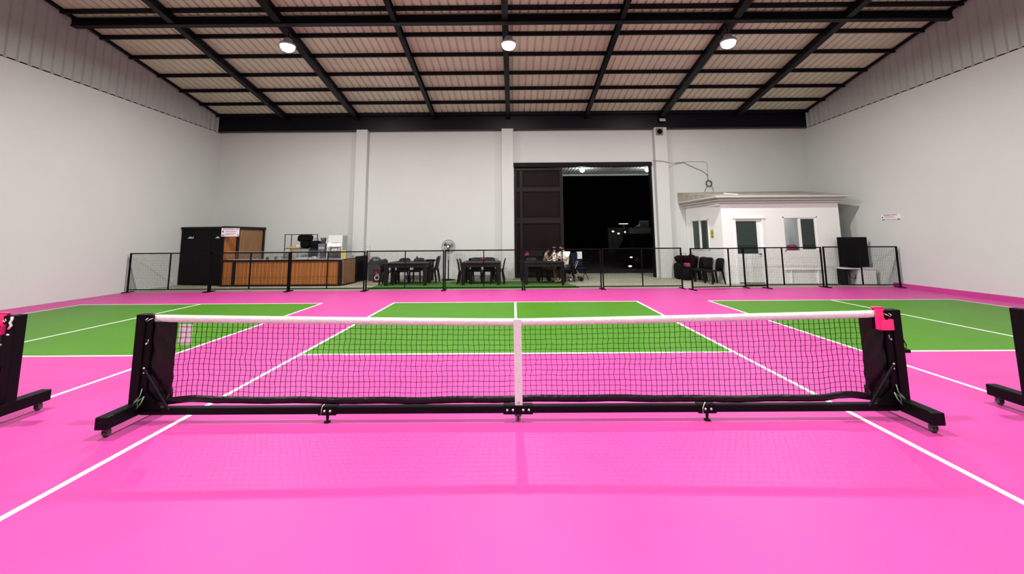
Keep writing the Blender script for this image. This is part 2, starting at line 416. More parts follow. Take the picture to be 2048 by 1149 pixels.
for (x, lab) in ((3.0, 'bright round lamp under the canopy, middle of the gateway'), (5.85, 'bright round lamp under the canopy by the right jamb')):
    t = thing('canopy_lamp', lab, 'outdoor lamp', (x, 14.0, 4.5), 0, 'lamps under the outdoor canopy')
    MB().lathe([(0.09, 0.119), (0.09, 0.08), (0.05, 0.07)], 16).build('housing', 'grey', t)
    MB().blob((0, 0, 0), (0.10, 0.10, 0.085)).build('lens', 'lens2', t)
    ld = bpy.data.lights.new('canopy_light', 'POINT'); ld.energy = 45; ld.shadow_soft_size = 0.11; ld.color = (0.93, 1, 0.97)
    lo = bpy.data.objects.new('canopy_light', ld); C.objects.link(lo); lo.parent = t; lo.location = (0, 0, -0.14)
# far yard
t = thing('street_lamp', 'small street lamp with a lit wide head, far outside the gateway', 'street lamp', (12.95, 45, -0.02))
MB().tube([(0, 0, 0), (0, 0, 3.15)], 0.07).build('pole', 'blk', t)
MB().box(-0.6, 0.6, -0.2, 0.2, 3.12, 3.22, 0.03).build('lamp_head', 'blk', t)
MB().box(-0.5, 0.5, -0.18, 0.18, 3.08, 3.118, 0.01).build('lens', 'farlight', t)
ld = bpy.data.lights.new('far_light', 'POINT'); ld.energy = 4; ld.shadow_soft_size = 0.2
lo = bpy.data.objects.new('far_light', ld); C.objects.link(lo); lo.parent = t; lo.location = (0.3, -0.1, 2.85)
t = thing('far_building', 'dim low building with a balustrade, far outside at the right jamb', 'building', (0, 0, 0))
MB().box(14.2, 16.9, 47, 50, -0.02, 2.66).build('wall', 'night_wall', t)
mb = MB()
for i in range(9): mb.box(15.45 + i * .13, 15.50 + i * .13, 46.9, 46.96, 2.66, 3.45)
mb.box(15.4, 16.6, 46.88, 46.98, 3.4, 3.5); mb.build('railing', 'night_wall', t)
MB().prism([(14.7, 2.7), (15.5, 2.8), (15.45, 3.3), (15.25, 3.0)], 46.85, 46.95, 'XZ').build('awning', 'white', t)
MB().box(12.0, 14.2, 49, 49.3, -0.02, 2.7).build('garden_wall', 'night_wall', t)
ld = bpy.data.lights.new('yard_light', 'POINT'); ld.energy = 9; ld.shadow_soft_size = 0.2
lo = bpy.data.objects.new('yard_light', ld); C.objects.link(lo); lo.parent = t; lo.location = (15.9, 45.8, 4.0)
for i, (x, z, lb) in enumerate([(11.8, 2.2, 'leftmost'), (12.45, 1.95, 'middle'), (13.2, 2.12, 'rightmost')]):
    t = thing('porch_light', 'tiny lit lamp below the far street lamp, %s of the three' % lb, 'light', (x, 45.5, 0), 0, 'tiny far lights outside')
    MB().tube([(0, 0, -0.02), (0, 0, z - .08)], 0.02).build('pole', 'blk', t)
    MB().blob((0, 0, z), (0.13, 0.08, 0.09), 10, 6).build('lens', 'farlight', t)

def car():
    t = thing('parked_van', 'black parked van in the dark outside, with two small glints made as glowing blobs', 'van', (7.75, 18.0, -0.02))
    prof = [(-2.2, .30), (-2.25, .75), (-2.05, .98), (-1.75, 1.60), (-1.55, 1.76), (2.1, 1.78), (2.25, 1.6), (2.25, .30)]
    mb = MB(); ws = [.80, .84, .84, .74, .70, .70, .80, .84]
    vs = []; n = len(prof)
    for sy in (-1, 1):
        for (x, z), wv in zip(prof, ws): vs.append((x, sy * wv, z))
    fs = [tuple(range(n)), tuple(reversed(range(n, 2 * n)))] + [(i, (i + 1) % n, n + (i + 1) % n, n + i) for i in range(n)]
    mb.add(vs, fs); mb.build('body', 'carpaint', t)
    for a_, b_ in ((-1.7, -.7), (-.6, .5), (.6, 1.9)): MB().box(a_, b_, -.80, -.775, 1.05, 1.5, .01).build('window', 'carpaint', t)
    for sx in (-1.4, 1.4):
        for sy in (-1, 1):
            w_ = MB().lathe([(.29, -.1), (.32, -.07), (.32, .07), (.29, .1)], 20, 'Y', (sx, sy * .76, .32)).build('wheel', 'carpaint', t)
            MB().lathe([(.18, -.02), (.16, .02)], 16, 'Y', (sx, sy * .87, .32)).build('hubcap', 'carpaint', w_)
    MB().blob((-1.88, -.86, .58), (.07, .03, .03), 10, 6).build('side_glint', 'farlight', t)  # glints in the dark, put in as small glowing blobs on the van
    MB().blob((-1.95, -.86, .14), (.09, .03, .04), 10, 6).build('low_glint', 'farlight', t)  # lower glint, likewise a glowing blob

car()

# ------------------------------------------------------------------ pickleball nets
def tape_top(x): return 0.872 + 0.055 * (abs(x) / 3.35) ** 1.2
def build_net(x, label):
    t = thing('pickleball_net', label, 'net', (x, 0, 0), 0, 'wheeled nets across the three courts')
    for s in (-1, 1):
        sx = lambda a, b: (min(s * a, s * b), max(s * a, s * b))
        p = MB(); p.box(*sx(3.40, 3.48), -0.045, 0.045, 0.17, 0.935, 0.006); p.box(*sx(3.345, 3.40), -0.03, 0.03, 0.17, 0.93, 0.005)
        post = p.build('post', 'blk', t, (-s * .045, 0, 0))
        for (z, yy) in ((0.68, -0.035), (0.47, -0.035), (0.43, -0.03)): MB().lathe([(.006, -.012), (.009, -.008), (.009, 0), (.007, .002)], 10, 'Y', (s * (3.37), yy, z)).build('bolt', 'chrome', post)
        MB().tube([(s * 3.352, -.045, .685), (s * 3.345, -.052, .72)], .004, 6).build('pin', 'chrome', post)
        base = MB().box(*sx(3.38, 3.48), -0.33, 0.33, 0.075, 0.175, 0.007).build('base_bar', 'blk', t, (-s * .045, 0, 0))
        for sy in (-1, 1):
            c = MB(); c.box(*sx(3.41, 3.45), sy * .27 - .02, sy * .27 + .02, .05, .077, .004)
            c.box(*sx(3.405, 3.412), sy * .27 - .018, sy * .27 + .018, .02, .055); c.box(*sx(3.448, 3.455), sy * .27 - .018, sy * .27 + .018, .02, .055)
            cst = c.build('caster', 'caster', base)
            MB().lathe([(.02, -.012), (.025, -.008), (.025, .008), (.02, .012)], 16, 'X', (s * 3.43, sy * .27, .025)).build('wheel', 'tyre', base)
        MB().tube([(s * 3.37, -.035, .48), (s * 3.10, -.04, .115)], .013, 6, smooth=False).build('brace', 'blk', t, (-s * .03, 0, 0))
        gp = MB(); gp.prism([(s * 3.38, .1), (s * 3.18, .1), (s * 3.20, .15), (s * 3.38, .30)], -.03, -.022, 'XZ'); gp.build('gusset', 'blk', t, (-s * .035, 0, 0))
        tc = MB()
        pts = [(s * 3.36, -.05, .30), (s * 3.365, -.06, .24), (s * 3.40, -.07, .20), (s * 3.42, -.06, .17), (s * 3.38, -.07, .21), (s * 3.33, -.06, .235), (s * 3.37, -.07, .20), (s * 3.385, -.06, .14)]
        tc.tube(pts, .004, 6); tc.tube([(s * 3.385, -.065, .135), (s * 3.34, -.07, .19), (s * 3.325, -.065, .24)], .0055, 6)
        tc.build('tie_cord', 'tie', t, (-s * .045, 0, 0))
        # vinyl sleeve with soft folds
        sl = MB(); nx, nz = 14, 24; vs = []; fs = []
        for side in (-1, 1):
            for i in range(nx + 1):
                for j in range(nz + 1):
                    u = i / nx; v = j / nz
                    xo = 3.30; xi = 3.095 + 0.006 * math.sin(v * 37) * (1 - v)
                    if v < 0.12: xi = 3.095 + 0.07 * (1 - v / 0.12)
                    xx = xo + (xi - xo) * u; top = tape_top(xx) - 0.06; zz = 0.17 + (top - 0.17) * v
                    fold = 0.004 * math.sin(u * 7 + v * 22) * (1.1 - u) + 0.003 * math.sin(u * 3 - v * 9 + 1)
                    vs.append((s * xx, side * 0.008 + fold, zz))
        n1 = nz + 1; off = (nx + 1) * n1
        for side in (0, 1):
            for i in range(nx):
                for j in range(nz):
                    a = side * off + i * n1 + j; fs.append((a, a + n1, a + n1 + 1, a + 1))
        for j in range(nz):
            fs.append((j, j + 1, off + j + 1, off + j)); a = nx * n1 + j; fs.append((a, a + 1, off + a + 1, off + a))
        sl.add(vs, fs, True); sl.build('sleeve', 'vinyl', t)
        # tape end hook
        MB().tube([(s * 3.36, -.04, .905), (s * 3.375, -.045, .89), (s * 3.365, -.045, .875), (s * 3.345, -.042, .89), (s * 3.33, -.02, .90)], .004, 6).build('hook', 'chrome', t, (-s * .03, 0, 0))
    # crank handle on the right post's outer side
    MB().tube([(3.48, 0, .70), (3.505, 0, .69), (3.535, 0, .62), (3.53, 0, .59), (3.50, 0, .60)], .005, 6).build('crank_handle', 'blk', t, (-.045, 0, 0))
    MB().box(3.48, 3.555, -.02, .02, .555, .585, .006).build('winch', 'blk', t, (-.045, 0, 0))
    # tape
    tp = MB(); N = 90; vs = []; fs = []
    for i in range(N + 1):
        xx = -3.32 + 6.64 * i / N; zt = tape_top(xx); w1 = 0.0025 * math.sin(i * 1.9) + 0.002 * math.sin(i * 0.7)
        h = 0.062
        vs += [(xx, -0.006, zt), (xx, -0.008 + w1, zt - h / 2), (xx, -0.006, zt - h), (xx, 0.006, zt - h), (xx, 0.011, zt - h / 2), (xx, 0.006, zt)]
    for i in range(N):
        for k in range(6): fs.append((i * 6 + k, (i + 1) * 6 + k, (i + 1) * 6 + (k + 1) % 6, i * 6 + (k + 1) % 6))
    fs += [(0, 1, 2, 3, 4, 5), tuple(N * 6 + k for k in range(6))]
    tp.add(vs, fs, True); tp.build('top_tape', 'tape', t)
    # bottom band
    def band_z(x):
        a = abs(x); z = 0.178 + 0.006 * math.sin(x * 2.1 + .6) + 0.003 * math.sin(x * 9)
        if a > 2.7: z += 0.018 * math.sin((a - 2.7) / 0.4 * math.pi)
        return z
    bb = MB(); N = 150; vs = []; fs = []; K = 10
    for i in range(N + 1):
        xx = -3.14 + 6.28 * i / N; zc = band_z(xx)
        for k in range(K):
            a = 2 * math.pi * k / K; wr = 1 + 0.18 * math.sin(i * 1.7 + k * 2.1) + 0.12 * math.sin(i * 0.63 + k)
            vs.append((xx + .01 * math.sin(k * 1.3), 0.016 * math.cos(a) * wr, zc + 0.030 * math.sin(a) * (0.93 + 0.07 * wr)))
    for i in range(N):
        for k in range(K): fs.append((i * K + k, (i + 1) * K + k, (i + 1) * K + (k + 1) % K, i * K + (k + 1) % K))
    fs += [tuple(range(K)), tuple(N * K + k for k in range(K))]
    bb.add(vs, fs, True); bb.build('bottom_band', 'vinyl', t)
    # netting
    nn = MB(); r2 = random.Random(3); x0, x1 = -3.10, 3.10; nv = int((x1 - x0) / 0.0463); nh = 14
    off = {}
    def P(i, j):
        if (i, j) not in off: off[(i, j)] = (r2.uniform(-.006, .006), r2.uniform(-.0025, .0025), 0.004 * math.sin(j * 1.3 + (i * .13)))
        a = off[(i, j)]; xx = x0 + (x1 - x0) * i / nv; zt = tape_top(xx) - 0.055; zb = band_z(xx) + 0.02
        edge = math.sin(math.pi * j / nh)
        return Vector((xx + (a[0] + a[2]) * edge, 0.003 * math.sin(i * .2), zt + (zb - zt) * j / nh + a[1]))
    for i in range(nv + 1): nn.tube([P(i, j) for j in range(nh + 1)], 0.0025, 4, smooth=False)
    for j in range(1, nh): nn.tube([P(i, j) for i in range(nv + 1)], 0.0020, 4, smooth=False)
    nn.build('netting', 'cord', t)
    # centre strap, tube, feet
    st = MB(); st.add([(-.036, -.02, .868), (.036, -.02, .868), (.040, -.024, .135), (-.026, -.024, .135), (-.036, -.014, .868), (.036, -.014, .868), (.040, -.018, .135), (-.026, -.018, .135)],
                      [(0, 1, 2, 3), (4, 5, 6, 7), (0, 1, 5, 4), (1, 2, 6, 5), (2, 3, 7, 6), (3, 0, 4, 7)])
    sto = st.build('centre_strap', 'tape', t)
    sp = MB()
    for (a, b) in ((-.004, .004), (.008, .014)): sp.tube([(a, -.026, .165), (a, -.026, .150), (b, -.026, .150), (b, -.026, .165)], .0013, 4)
    sp.build('printed_mark', 'ink', sto)
    MB().box(-3.335, 3.335, -0.03, 0.03, 0.07, 0.13, 0.006).build('bottom_rail', 'blk', t)
    for cx, w_ in ((0, .13), (-1.68, .08), (1.66, .08)):
        br = MB().box(cx - w_, cx + w_, -0.036, 0.036, 0.062, 0.135, 0.004).build('rail_bracket', 'blk', t)
        for dx in ((-.095, -.045, .045, .095) if cx == 0 else (-.02, .03)): MB().lathe([(.004, -.012), (.011, -.008), (.012, 0)], 10, 'Y', (cx + dx, -.036, .10)).build('bolt', 'chrome', br)
        if cx == 0:
            c = MB(); c.box(-.03, .03, -.03, .03, .045, .07, .004); c.box(-.022, -.016, -.02, .02, .015, .05); c.box(.016, .022, -.02, .02, .015, .05)
            c.build('caster', 'caster', br)
            MB().lathe([(.018, -.012), (.024, -.008), (.024, .008), (.018, .012)], 16, 'X', (0, 0, .024)).build('wheel', 'tyre', br)
        else:
            MB().lathe([(.03, 0.0), (.028, .006), (.01, .014), (.011, .03), (.013, .034), (.013, .07)], 14, 'Z', (cx, -.015, 0)).build('levelling_foot', 'blk', br)
            MB().tube([(cx - .02, -.04, .16), (cx - .035, -.05, .145), (cx - .045, -.045, .11), (cx - .045, -.045, .065)], .003, 6).build('cable_tie', 'white', br)
    return t
net = build_net(0, 'full net with white top tape spanning the middle court')
nl = dup(net, (-7.955, 0, 0), 0, 'net cut off by the left edge, only its right post and base seen')
nr = dup(net, (7.94, 0, 0), 0, 'net cut off by the right edge, only its left post and base seen')
for c in kids(nl):
    if c.name.startswith(('crank_handle', 'winch')): bpy.data.objects.remove(c)
MB().tube([(3.45, -.052, .925), (3.455, -.055, .90), (3.44, -.055, .875), (3.455, -.055, .85), (3.435, -.055, .82)], .010, 6).tube([(3.42, -.05, .77), (3.44, -.05, .765)], .007, 6).build('tied_strap', 'tape', nl, (-.045, 0, 0))
MB().tube([(-3.45, -.052, .925), (-3.42, -.056, .91), (-3.41, -.056, .84), (-3.40, -.055, .78), (-3.41, -.055, .74)], .009, 6).build('tied_strap', 'tape', nr, (.045, 0, 0))

def holder(x, label):
    t = thing('ball_holder', label, 'holder', (x, 0, 0), 0, 'pink holders hung on the nets')
    MB().box(3.225, 3.31, -.022, -.014, .858, .955, .003).box(3.225, 3.31, -.022, .02, .945, .955, .003).box(3.225, 3.31, .014, .022, .88, .955, .003).build('hook_plate', 'pinkplastic', t)
    mb = MB(); a, b, c, d = 3.215, 3.335, -.075, -.022
    mb.box(a, b, c, c + .005, .765, .855); mb.box(a, b, d - .005, d, .765, .862); mb.box(a, a + .005, c, d, .765, .858); mb.box(b - .005, b, c, d, .765, .858); mb.box(a, b, c, d, .765, .77)
    mb.build('tray', 'pinkplastic', t)
holder(0, 'pink plastic holder hooked over the right end of the middle net')
holder(-7.955, 'pink plastic holder on the net at the left edge of the photo')
pp = MB().box(-3.08, -2.965, .012, .016, .66, .835).build('notice_sheet', 'paper'); tag(pp, 'blank pale sheet hung behind the net by its left sleeve', 'sign')

# ------------------------------------------------------------------ mesh barriers
def barrier(x0, x1, y0, y1, top, label, hide_mesh=False):
    L = math.hypot(x1 - x0, y1 - y0); rz = math.atan2(y1 - y0, x1 - x0)
    t = thing('mesh_barrier', label, 'barrier', (x0, y0, 0), rz, 'black mesh barriers along the back of the courts')
    mb = MB(); r = 0.018
    for x in (r, L - r): mb.box(x - r, x + r, -r, r, 0.02, top)
    mb.box(0, L, -r, r, top - 2 * r, top); mb.box(0, L, -r * .8, r * .8, 0.07, 0.10)
    mb.box(L / 2 - r * .8, L / 2 + r * .8, -r * .8, r * .8, 0.1, top - r)
    mb.build('frame', 'blk', t)
    mm = MB(); n = int(L / 0.05)
    for i in range(1, n): x = L * i / n; mm.box(x - .0018, x + .0018, -.0018, .0018, .1, top - .03)
    k = int((top - .13) / 0.05)
    for j in range(1, k): z = .1 + (top - .13) * j / k; mm.box(.03, L - .03, -.0018, .0018, z - .0018, z + .0018)
    mm.build('wire_mesh', 'blk', t)
    for x in (r + .01, L - r - .01):
        MB().box(x - .02, x + .02, -0.2, 0.2, 0.0, 0.028, 0.004).build('foot', 'blk', t)
barrier(-11.9, -9.38, 9.0, 9.0, 1.20, 'black mesh barrier at the left wall, in front of the black booth')
barrier(-9.365, -6.945, 9.0, 9.0, 1.20, 'black mesh barrier in front of the left half of the wooden counter')
barrier(-6.93, -4.62, 9.0, 9.02, 1.21, 'black mesh barrier in front of the counter end with the white fridge')
barrier(-4.59, -2.18, 9.02, 9.03, 1.22, 'black mesh barrier in front of the table beside the grey bin')
barrier(-2.165, 0.25, 9.03, 9.04, 1.23, 'black mesh barrier in front of the table right of the pedestal fan')
barrier(0.265, 2.67, 9.04, 9.08, 1.24, 'black mesh barrier in front of the seated people')
barrier(2.70, 5.17, 9.08, 9.1, 1.25, 'black mesh barrier in front of the open gateway')
barrier(5.28, 7.72, 8.72, 9.0, 1.24, 'black mesh barrier set forward, in front of the row of black chairs')
barrier(7.13, 9.58, 9.22, 9.2, 1.24, 'black mesh barrier in front of the booth door')
barrier(9.60, 11.76, 9.16, 9.0, 1.25, 'black mesh barrier at the right wall, in front of the desk')

# ------------------------------------------------------------------ turf mat
mb = MB(); mb.prism([(-4.62, 9.38), (2.02, 9.42), (2.0, 9.75), (1.35, 11.2), (-4.62, 11.25)], 0.001, 0.035)
tag(mb.build('turf_mat', 'turf'), 'green artificial turf mat under the dining tables', 'mat')

# ------------------------------------------------------------------ tables and chairs
TG = 'charcoal plastic dining tables'
def make_table(loc, rz, label, w_=1.4, d=.86):
    t = thing('dining_table', label, 'table', loc, rz, TG)
    a, b = w_ / 2, d / 2
    MB().box(-a, a, -b, b, .70, .74, .012).build('tabletop', 'plastic', t)
    mb = MB(); mb.box(-a + .04, a - .04, -b + .03, -b + .05, .585, .70); mb.box(-a + .04, a - .04, b - .05, b - .03, .585, .70); mb.box(-a + .03, -a + .05, -b + .05, b - .05, .585, .70); mb.box(a - .05, a - .03, -b + .05, b - .05, .585, .70)
    mb.build('apron', 'plastic', t)
    for sx in (-1, 1):
        for sy in (-1, 1):
            m2 = MB(); cx, cy = sx * (a - .07), sy * (b - .07); h, k = .062, .045; x2, y2 = sx * (a - .06), sy * (b - .06)
            vs = [(cx - h, cy - h, .70), (cx + h, cy - h, .70), (cx + h, cy + h, .70), (cx - h, cy + h, .70), (x2 - k, y2 - k, 0), (x2 + k, y2 - k, 0), (x2 + k, y2 + k, 0), (x2 - k, y2 + k, 0)]
            m2.add(vs, [(0, 1, 2, 3), (7, 6, 5, 4), (0, 4, 5, 1), (1, 5, 6, 2), (2, 6, 7, 3), (3, 7, 4, 0)]); m2.build('leg', 'plastic', t)
    return t
def make_chair(loc, rz, label, group):
    # sitter faces -y, back at +y
    t = thing('plastic_chair', label, 'chair', loc, rz, group)
    MB().box(-.21, .21, -.22, .20, .42, .445, .01).box(-.2, .2, -.225, -.205, .38, .44, .005).build('seat', 'chairp', t)
    mb = MB(); n = 8; vs = []; fs = []
    prof = [(.43, .20, .19), (.55, .215, .195), (.68, .24, .205), (.79, .265, .20), (.85, .285, .16)]
    for side in (0, 1):
        for (z, y, hw) in prof:
            for i in range(n + 1):
                u = -1 + 2 * i / n; vs.append((u * hw, y - .018 * (u * u) + side * .018, z - (.02 * u ** 4 if z > .8 else 0)))
    m_ = n + 1; off = len(prof) * m_
    for sd in (0, 1):
        for k in range(len(prof) - 1):
            for i in range(n): a = sd * off + k * m_ + i; fs.append((a, a + 1, a + m_ + 1, a + m_))
    for i in range(n):
        fs.append((i, i + 1, off + i + 1, off + i)); a = (len(prof) - 1) * m_ + i; fs.append((a, a + 1, off + a + 1, off + a))
    for k in range(len(prof) - 1):
        for i in (0, n): a = k * m_ + i; fs.append((a, a + m_, off + a + m_, off + a))
    mb.add(vs, fs, True); mb.build('backrest', 'chairp', t)
    for sx in (-1, 1):
        for (yt, yb) in ((-.19, -.22), (.18, .25)):
            m2 = MB(); h = .026; xt, xb = sx * .18, sx * .205
            vs = [(xt - h, yt - h, .43), (xt + h, yt - h, .43), (xt + h, yt + h, .43), (xt - h, yt + h, .43), (xb - .018, yb - .018, 0), (xb + .018, yb - .018, 0), (xb + .018, yb + .018, 0), (xb - .018, yb + .018, 0)]
            m2.add(vs, [(0, 1, 2, 3), (7, 6, 5, 4), (0, 4, 5, 1), (1, 5, 6, 2), (2, 6, 7, 3), (3, 7, 4, 0)]); m2.build('leg', 'chairp', t)
    return t
MZ = 0.035
make_table((-3.63, 10.42, MZ), 0, 'charcoal table nearest the barrier, in the cluster beside the bin', 1.42)
make_table((-3.78, 11.7, 0), 0, 'charcoal table against the wall in the cluster beside the bin', 1.42, .8)
make_table((-1.13, 10.5, MZ), 0, 'charcoal table nearest the barrier, just right of the fan', 1.3)
make_table((-1.2, 11.7, 0), 0, 'charcoal table near the wall with the red bag on it', 1.25, .8)
make_table((0.99, 10.5, MZ), 0, 'charcoal table nearest the barrier, in front of the seated people', 1.34)
make_table((0.75, 11.75, 0), 0, 'charcoal table behind the seated woman by the brown gate', 1.1, .7)
GD = 'black plastic chairs around the dining tables'
base = make_chair((-4.30, 10.38, MZ), R(90), 'black chair at the left end of the front table beside the bin', GD)
def chair(x, y, rz, label, z=MZ, g=GD): return dup(base, (x, y, z), R(rz), label, g)
chair(-4.46, 11.3, 84, 'black chair at the left end of the back table beside the bin', 0)
chair(-3.95, 10.98, 5, 'left black chair between the two tables beside the bin')
chair(-3.48, 11.0, -6, 'right black chair between the two tables beside the bin')
chair(-1.70, 10.45, 92, 'black chair at the left end of the front table by the fan')
chair(-1.72, 11.3, 88, 'black chair at the left end of the back table by the fan', 0)
chair(-1.38, 10.98, 3, 'left black chair between the two tables by the fan')
chair(-0.92, 10.97, -4, 'right black chair between the two tables by the fan')
chair(-0.60, 10.42, -92, 'black chair at the right end of the front table by the fan')
chair(-0.62, 11.62, -88, 'black chair at the right end of the back table by the fan', 0)
chair(0.62, 11.02, 2, 'black chair behind the front table, beside the seated woman')
wchair = chair(1.12, 11.0, -15, 'black chair the woman sits on')
mchair = chair(1.78, 10.98, -50, 'black chair the man in the white shirt sits on')
for q, nm_ in enumerate(('bottom', 'top')): chair(-2.97, 11.02 + .03 * q, -97, 'black chair in the pair stacked left of the fan, %s one' % nm_, 0.035 + 0.075 * q, 'black chairs stacked beside the fan')
GR = 'black plastic chairs lined up along the booth'
rc = [(6.74, 10.34, 'black chair nearest the booth corner, first of the row along the booth'), (6.63, 10.84, 'second black chair from the booth corner in the row'), (6.60, 11.32, 'third black chair from the booth corner, next to the bags'),
      (6.54, 11.80, 'black chair in the row carrying the pink bag'), (6.46, 12.27, 'last black chair of the row, against the back wall')]
for (x, y, l), a_ in zip(rc, (-80, -62, -82, -88, -92)): chair(x, y, a_, l, 0, GR)

def bag(name, label, cat, loc, size, mk, group=None, handle=True, rz=0):
    t = thing(name, label, cat, loc, rz, group)
    a, b, c = size
    MB().blob((0, 0, c / 2), (a / 2, b / 2, c / 2), 16, 10, 0.55, 0.04).build('body', mk, t)
    if handle: MB().tube([(-a * .22, 0, c * .93), (-a * .18, 0, c * 1.18), (a * .18, 0, c * 1.18), (a * .22, 0, c * .93)], .010, 6).build('handle', mk, t)
    return t
bag('handbag', 'small pink bag lying on a chair of the row', 'bag', (6.38, 11.62, .45), (.20, .36, .17), 'pinkbag', handle=False)
GB = 'dark red sports bags piled on the last chairs'
k = 0
for (x, y, z, s, l) in [(6.5, 12.2, .45, (.40, .44, .42), 'dark red bag standing on the last chair of the row'), (6.25, 12.0, 0, (.40, .42, .62), 'black and tall bag on the floor before the last chair'),
                        (6.62, 11.80, .45, (.26, .34, .46), 'dark red bag on the chair behind the pink bag'), (6.28, 11.55, 0, (.36, .40, .42), 'black sports bag on the floor below the pink bag')]:
    bag('sports_bag', l, 'bag', (x, y, z), s, 'redbag' if 'dark red' in l else 'darkbag', GB)
tag(MB().blob((0, 0, .13), (.17, .17, .13), 12, 8, .8, .15).build('folded_jacket', 'redbag', None, (6.25, 12.0, .62)), 'dark red jacket heaped on top of the tall black bag', 'jacket')

# ------------------------------------------------------------------ counter and booth on the left
cnt = thing('bar_counter', 'orange slatted wooden counter with dark rails behind the barriers', 'counter', (0, 0, 0))
def slats_x(x0, x1, y, z0, z1, pitch=.045, s=-1):
    mb = MB(); mb.box(x0, x1, y, y + .02, z0, z1); x = x0
    while x < x1 - .02: mb.box(x, x + pitch * .7, y - .012, y, z0, z1); x += pitch
    return mb
slats_x(-9.98, -9.66, 10.43, .06, .83).build('slat_panel', 'wood', cnt)
slats_x(-9.56, -6.03, 10.45, .06, .83).build('slat_panel', 'wood', cnt)
mb = MB(); mb.box(-10.05, -5.93, 10.40, 10.47, .83, .89, .005); mb.box(-10.05, -5.93, 10.40, 10.47, 0, .06, .005)
for a, b in ((-10.05, -9.98), (-9.66, -9.56), (-6.03, -5.93)): mb.box(a, b, 10.40, 10.47, .06, .83)
mb.build('frame', 'woodframe', cnt)
MB().box(-10.05, -5.95, 10.47, 11.05, .86, .885).build('countertop', 'white', cnt)
mb = MB()
def slats_side(pA, pB, z0, z1, mb=None, pitch=.06, depth=.012):
    mb = mb or MB(); A = Vector((*pA, 0)); B = Vector((*pB, 0)); d = (B - A); L = d.length; ang = math.atan2(d.y, d.x)
    T0 = mb.T; mb.T = T0 @ Matrix.Translation(A) @ Matrix.Rotation(ang, 4, 'Z')
    mb.box(0, L, 0, .02, z0, z1); x = 0
    while x < L - .02: mb.box(x, x + pitch * .7, -depth, 0, z0, z1); x += pitch
    mb.T = T0; return mb
slats_side((-5.90, 10.50), (-5.80, 11.35), .05, .88).build('side_panel', 'wood2', cnt)
mb = MB(); mb.T = Matrix.Translation((-5.80, 11.36, 0)) @ Matrix.Rotation(math.atan2(1.05, .14), 4, 'Z'); mb.box(0, 1.06, -.02, .03, .02, .95, .006)
mb.build('end_panel', 'blk', cnt)
mb = MB(); mb.T = Matrix.Translation((-5.90, 10.50, 0)) @ Matrix.Rotation(math.atan2(.85, .10), 4, 'Z'); mb.box(0, .86, -.025, .03, 0, .05); mb.box(.84, .88, -.03, .03, 0, .9); mb.box(0, .86, -.02, .03, .88, .90)
mb.build('side_frame', 'woodframe', cnt)

gg = thing('glass_guard', 'clear glass guard standing on the front edge of the counter', 'glass guard', (0, 0, 0))
for (a, b) in ((-10.0, -8.75), (-8.72, -7.4), (-7.37, -6.0)):
    MB().box(a, b, 10.58, 10.584, .885, 1.17).build('pane', 'glass', gg)
MB().box(-10.0, -6.0, 10.575, 10.589, 1.17, 1.178).build('edge_trim', 'silver', gg)

bo = thing('changing_booth', 'tall booth with black front and wooden side at the left wall', 'booth', (0, 0, 0))
mb = MB(); mb.T = Matrix.Translation((-11.97, 11.0, 0)) @ Matrix.Rotation(math.atan2(-.34, 1.78), 4, 'Z')
mb.box(0, 1.27, 0, .05, .02, 2.05, .006); mb.build('front_panel', 'blk', bo)
m2 = MB(); m2.T = mb.T.copy(); m2.box(1.28, 1.80, 0, .05, .02, 2.05, .006); m2.build('front_panel', 'blk', bo)
dT = mb.T.copy()
for (x, pts) in ((.26, [(0, 0), (.26, .0), (.27, .08), (.21, .03), (.13, .07), (.05, .03)]), (1.44, [(0, 0), (.21, 0), (.16, .03), (.15, .06), (.06, .06), (.05, .03)])):
    m3 = MB(); m3.T = dT @ Matrix.Translation((x, 0, 1.64)); m3.prism(pts, -.004, -.001, 'XZ'); m3.build('logo_decal', 'palegreen', bo)
slats_side((-10.14, 10.62), (-10.08, 11.14), .0, 1.98, pitch=.3, depth=.003).build('side_door_panel', mat('plain_orange_wood', (0.30, 0.10, 0.022), .45, var=.2, vscale=3, stretch=(4, 4, .5)), bo)
slats_side((-10.06, 11.24), (-9.94, 12.46), .0, 1.95).build('side_slat_panel', 'wood2', bo)
mb = MB()
for (x, y, h_) in ((-10.17, 10.63, .02), (-10.07, 11.19, .045), (-9.93, 12.49, .045)): mb.box(x - h_, x + h_, y - h_, y + h_, 0, 1.98)
mb.prism([(-10.2, 10.56), (-10.09, 10.56), (-9.87, 12.55), (-9.98, 12.55)], 1.96, 2.06)
mb.prism([(-11.98, 10.95), (-10.16, 10.6), (-9.98, 12.55), (-11.98, 12.55)], 2.0, 2.04)
mb.build('frame', 'woodframe', bo)

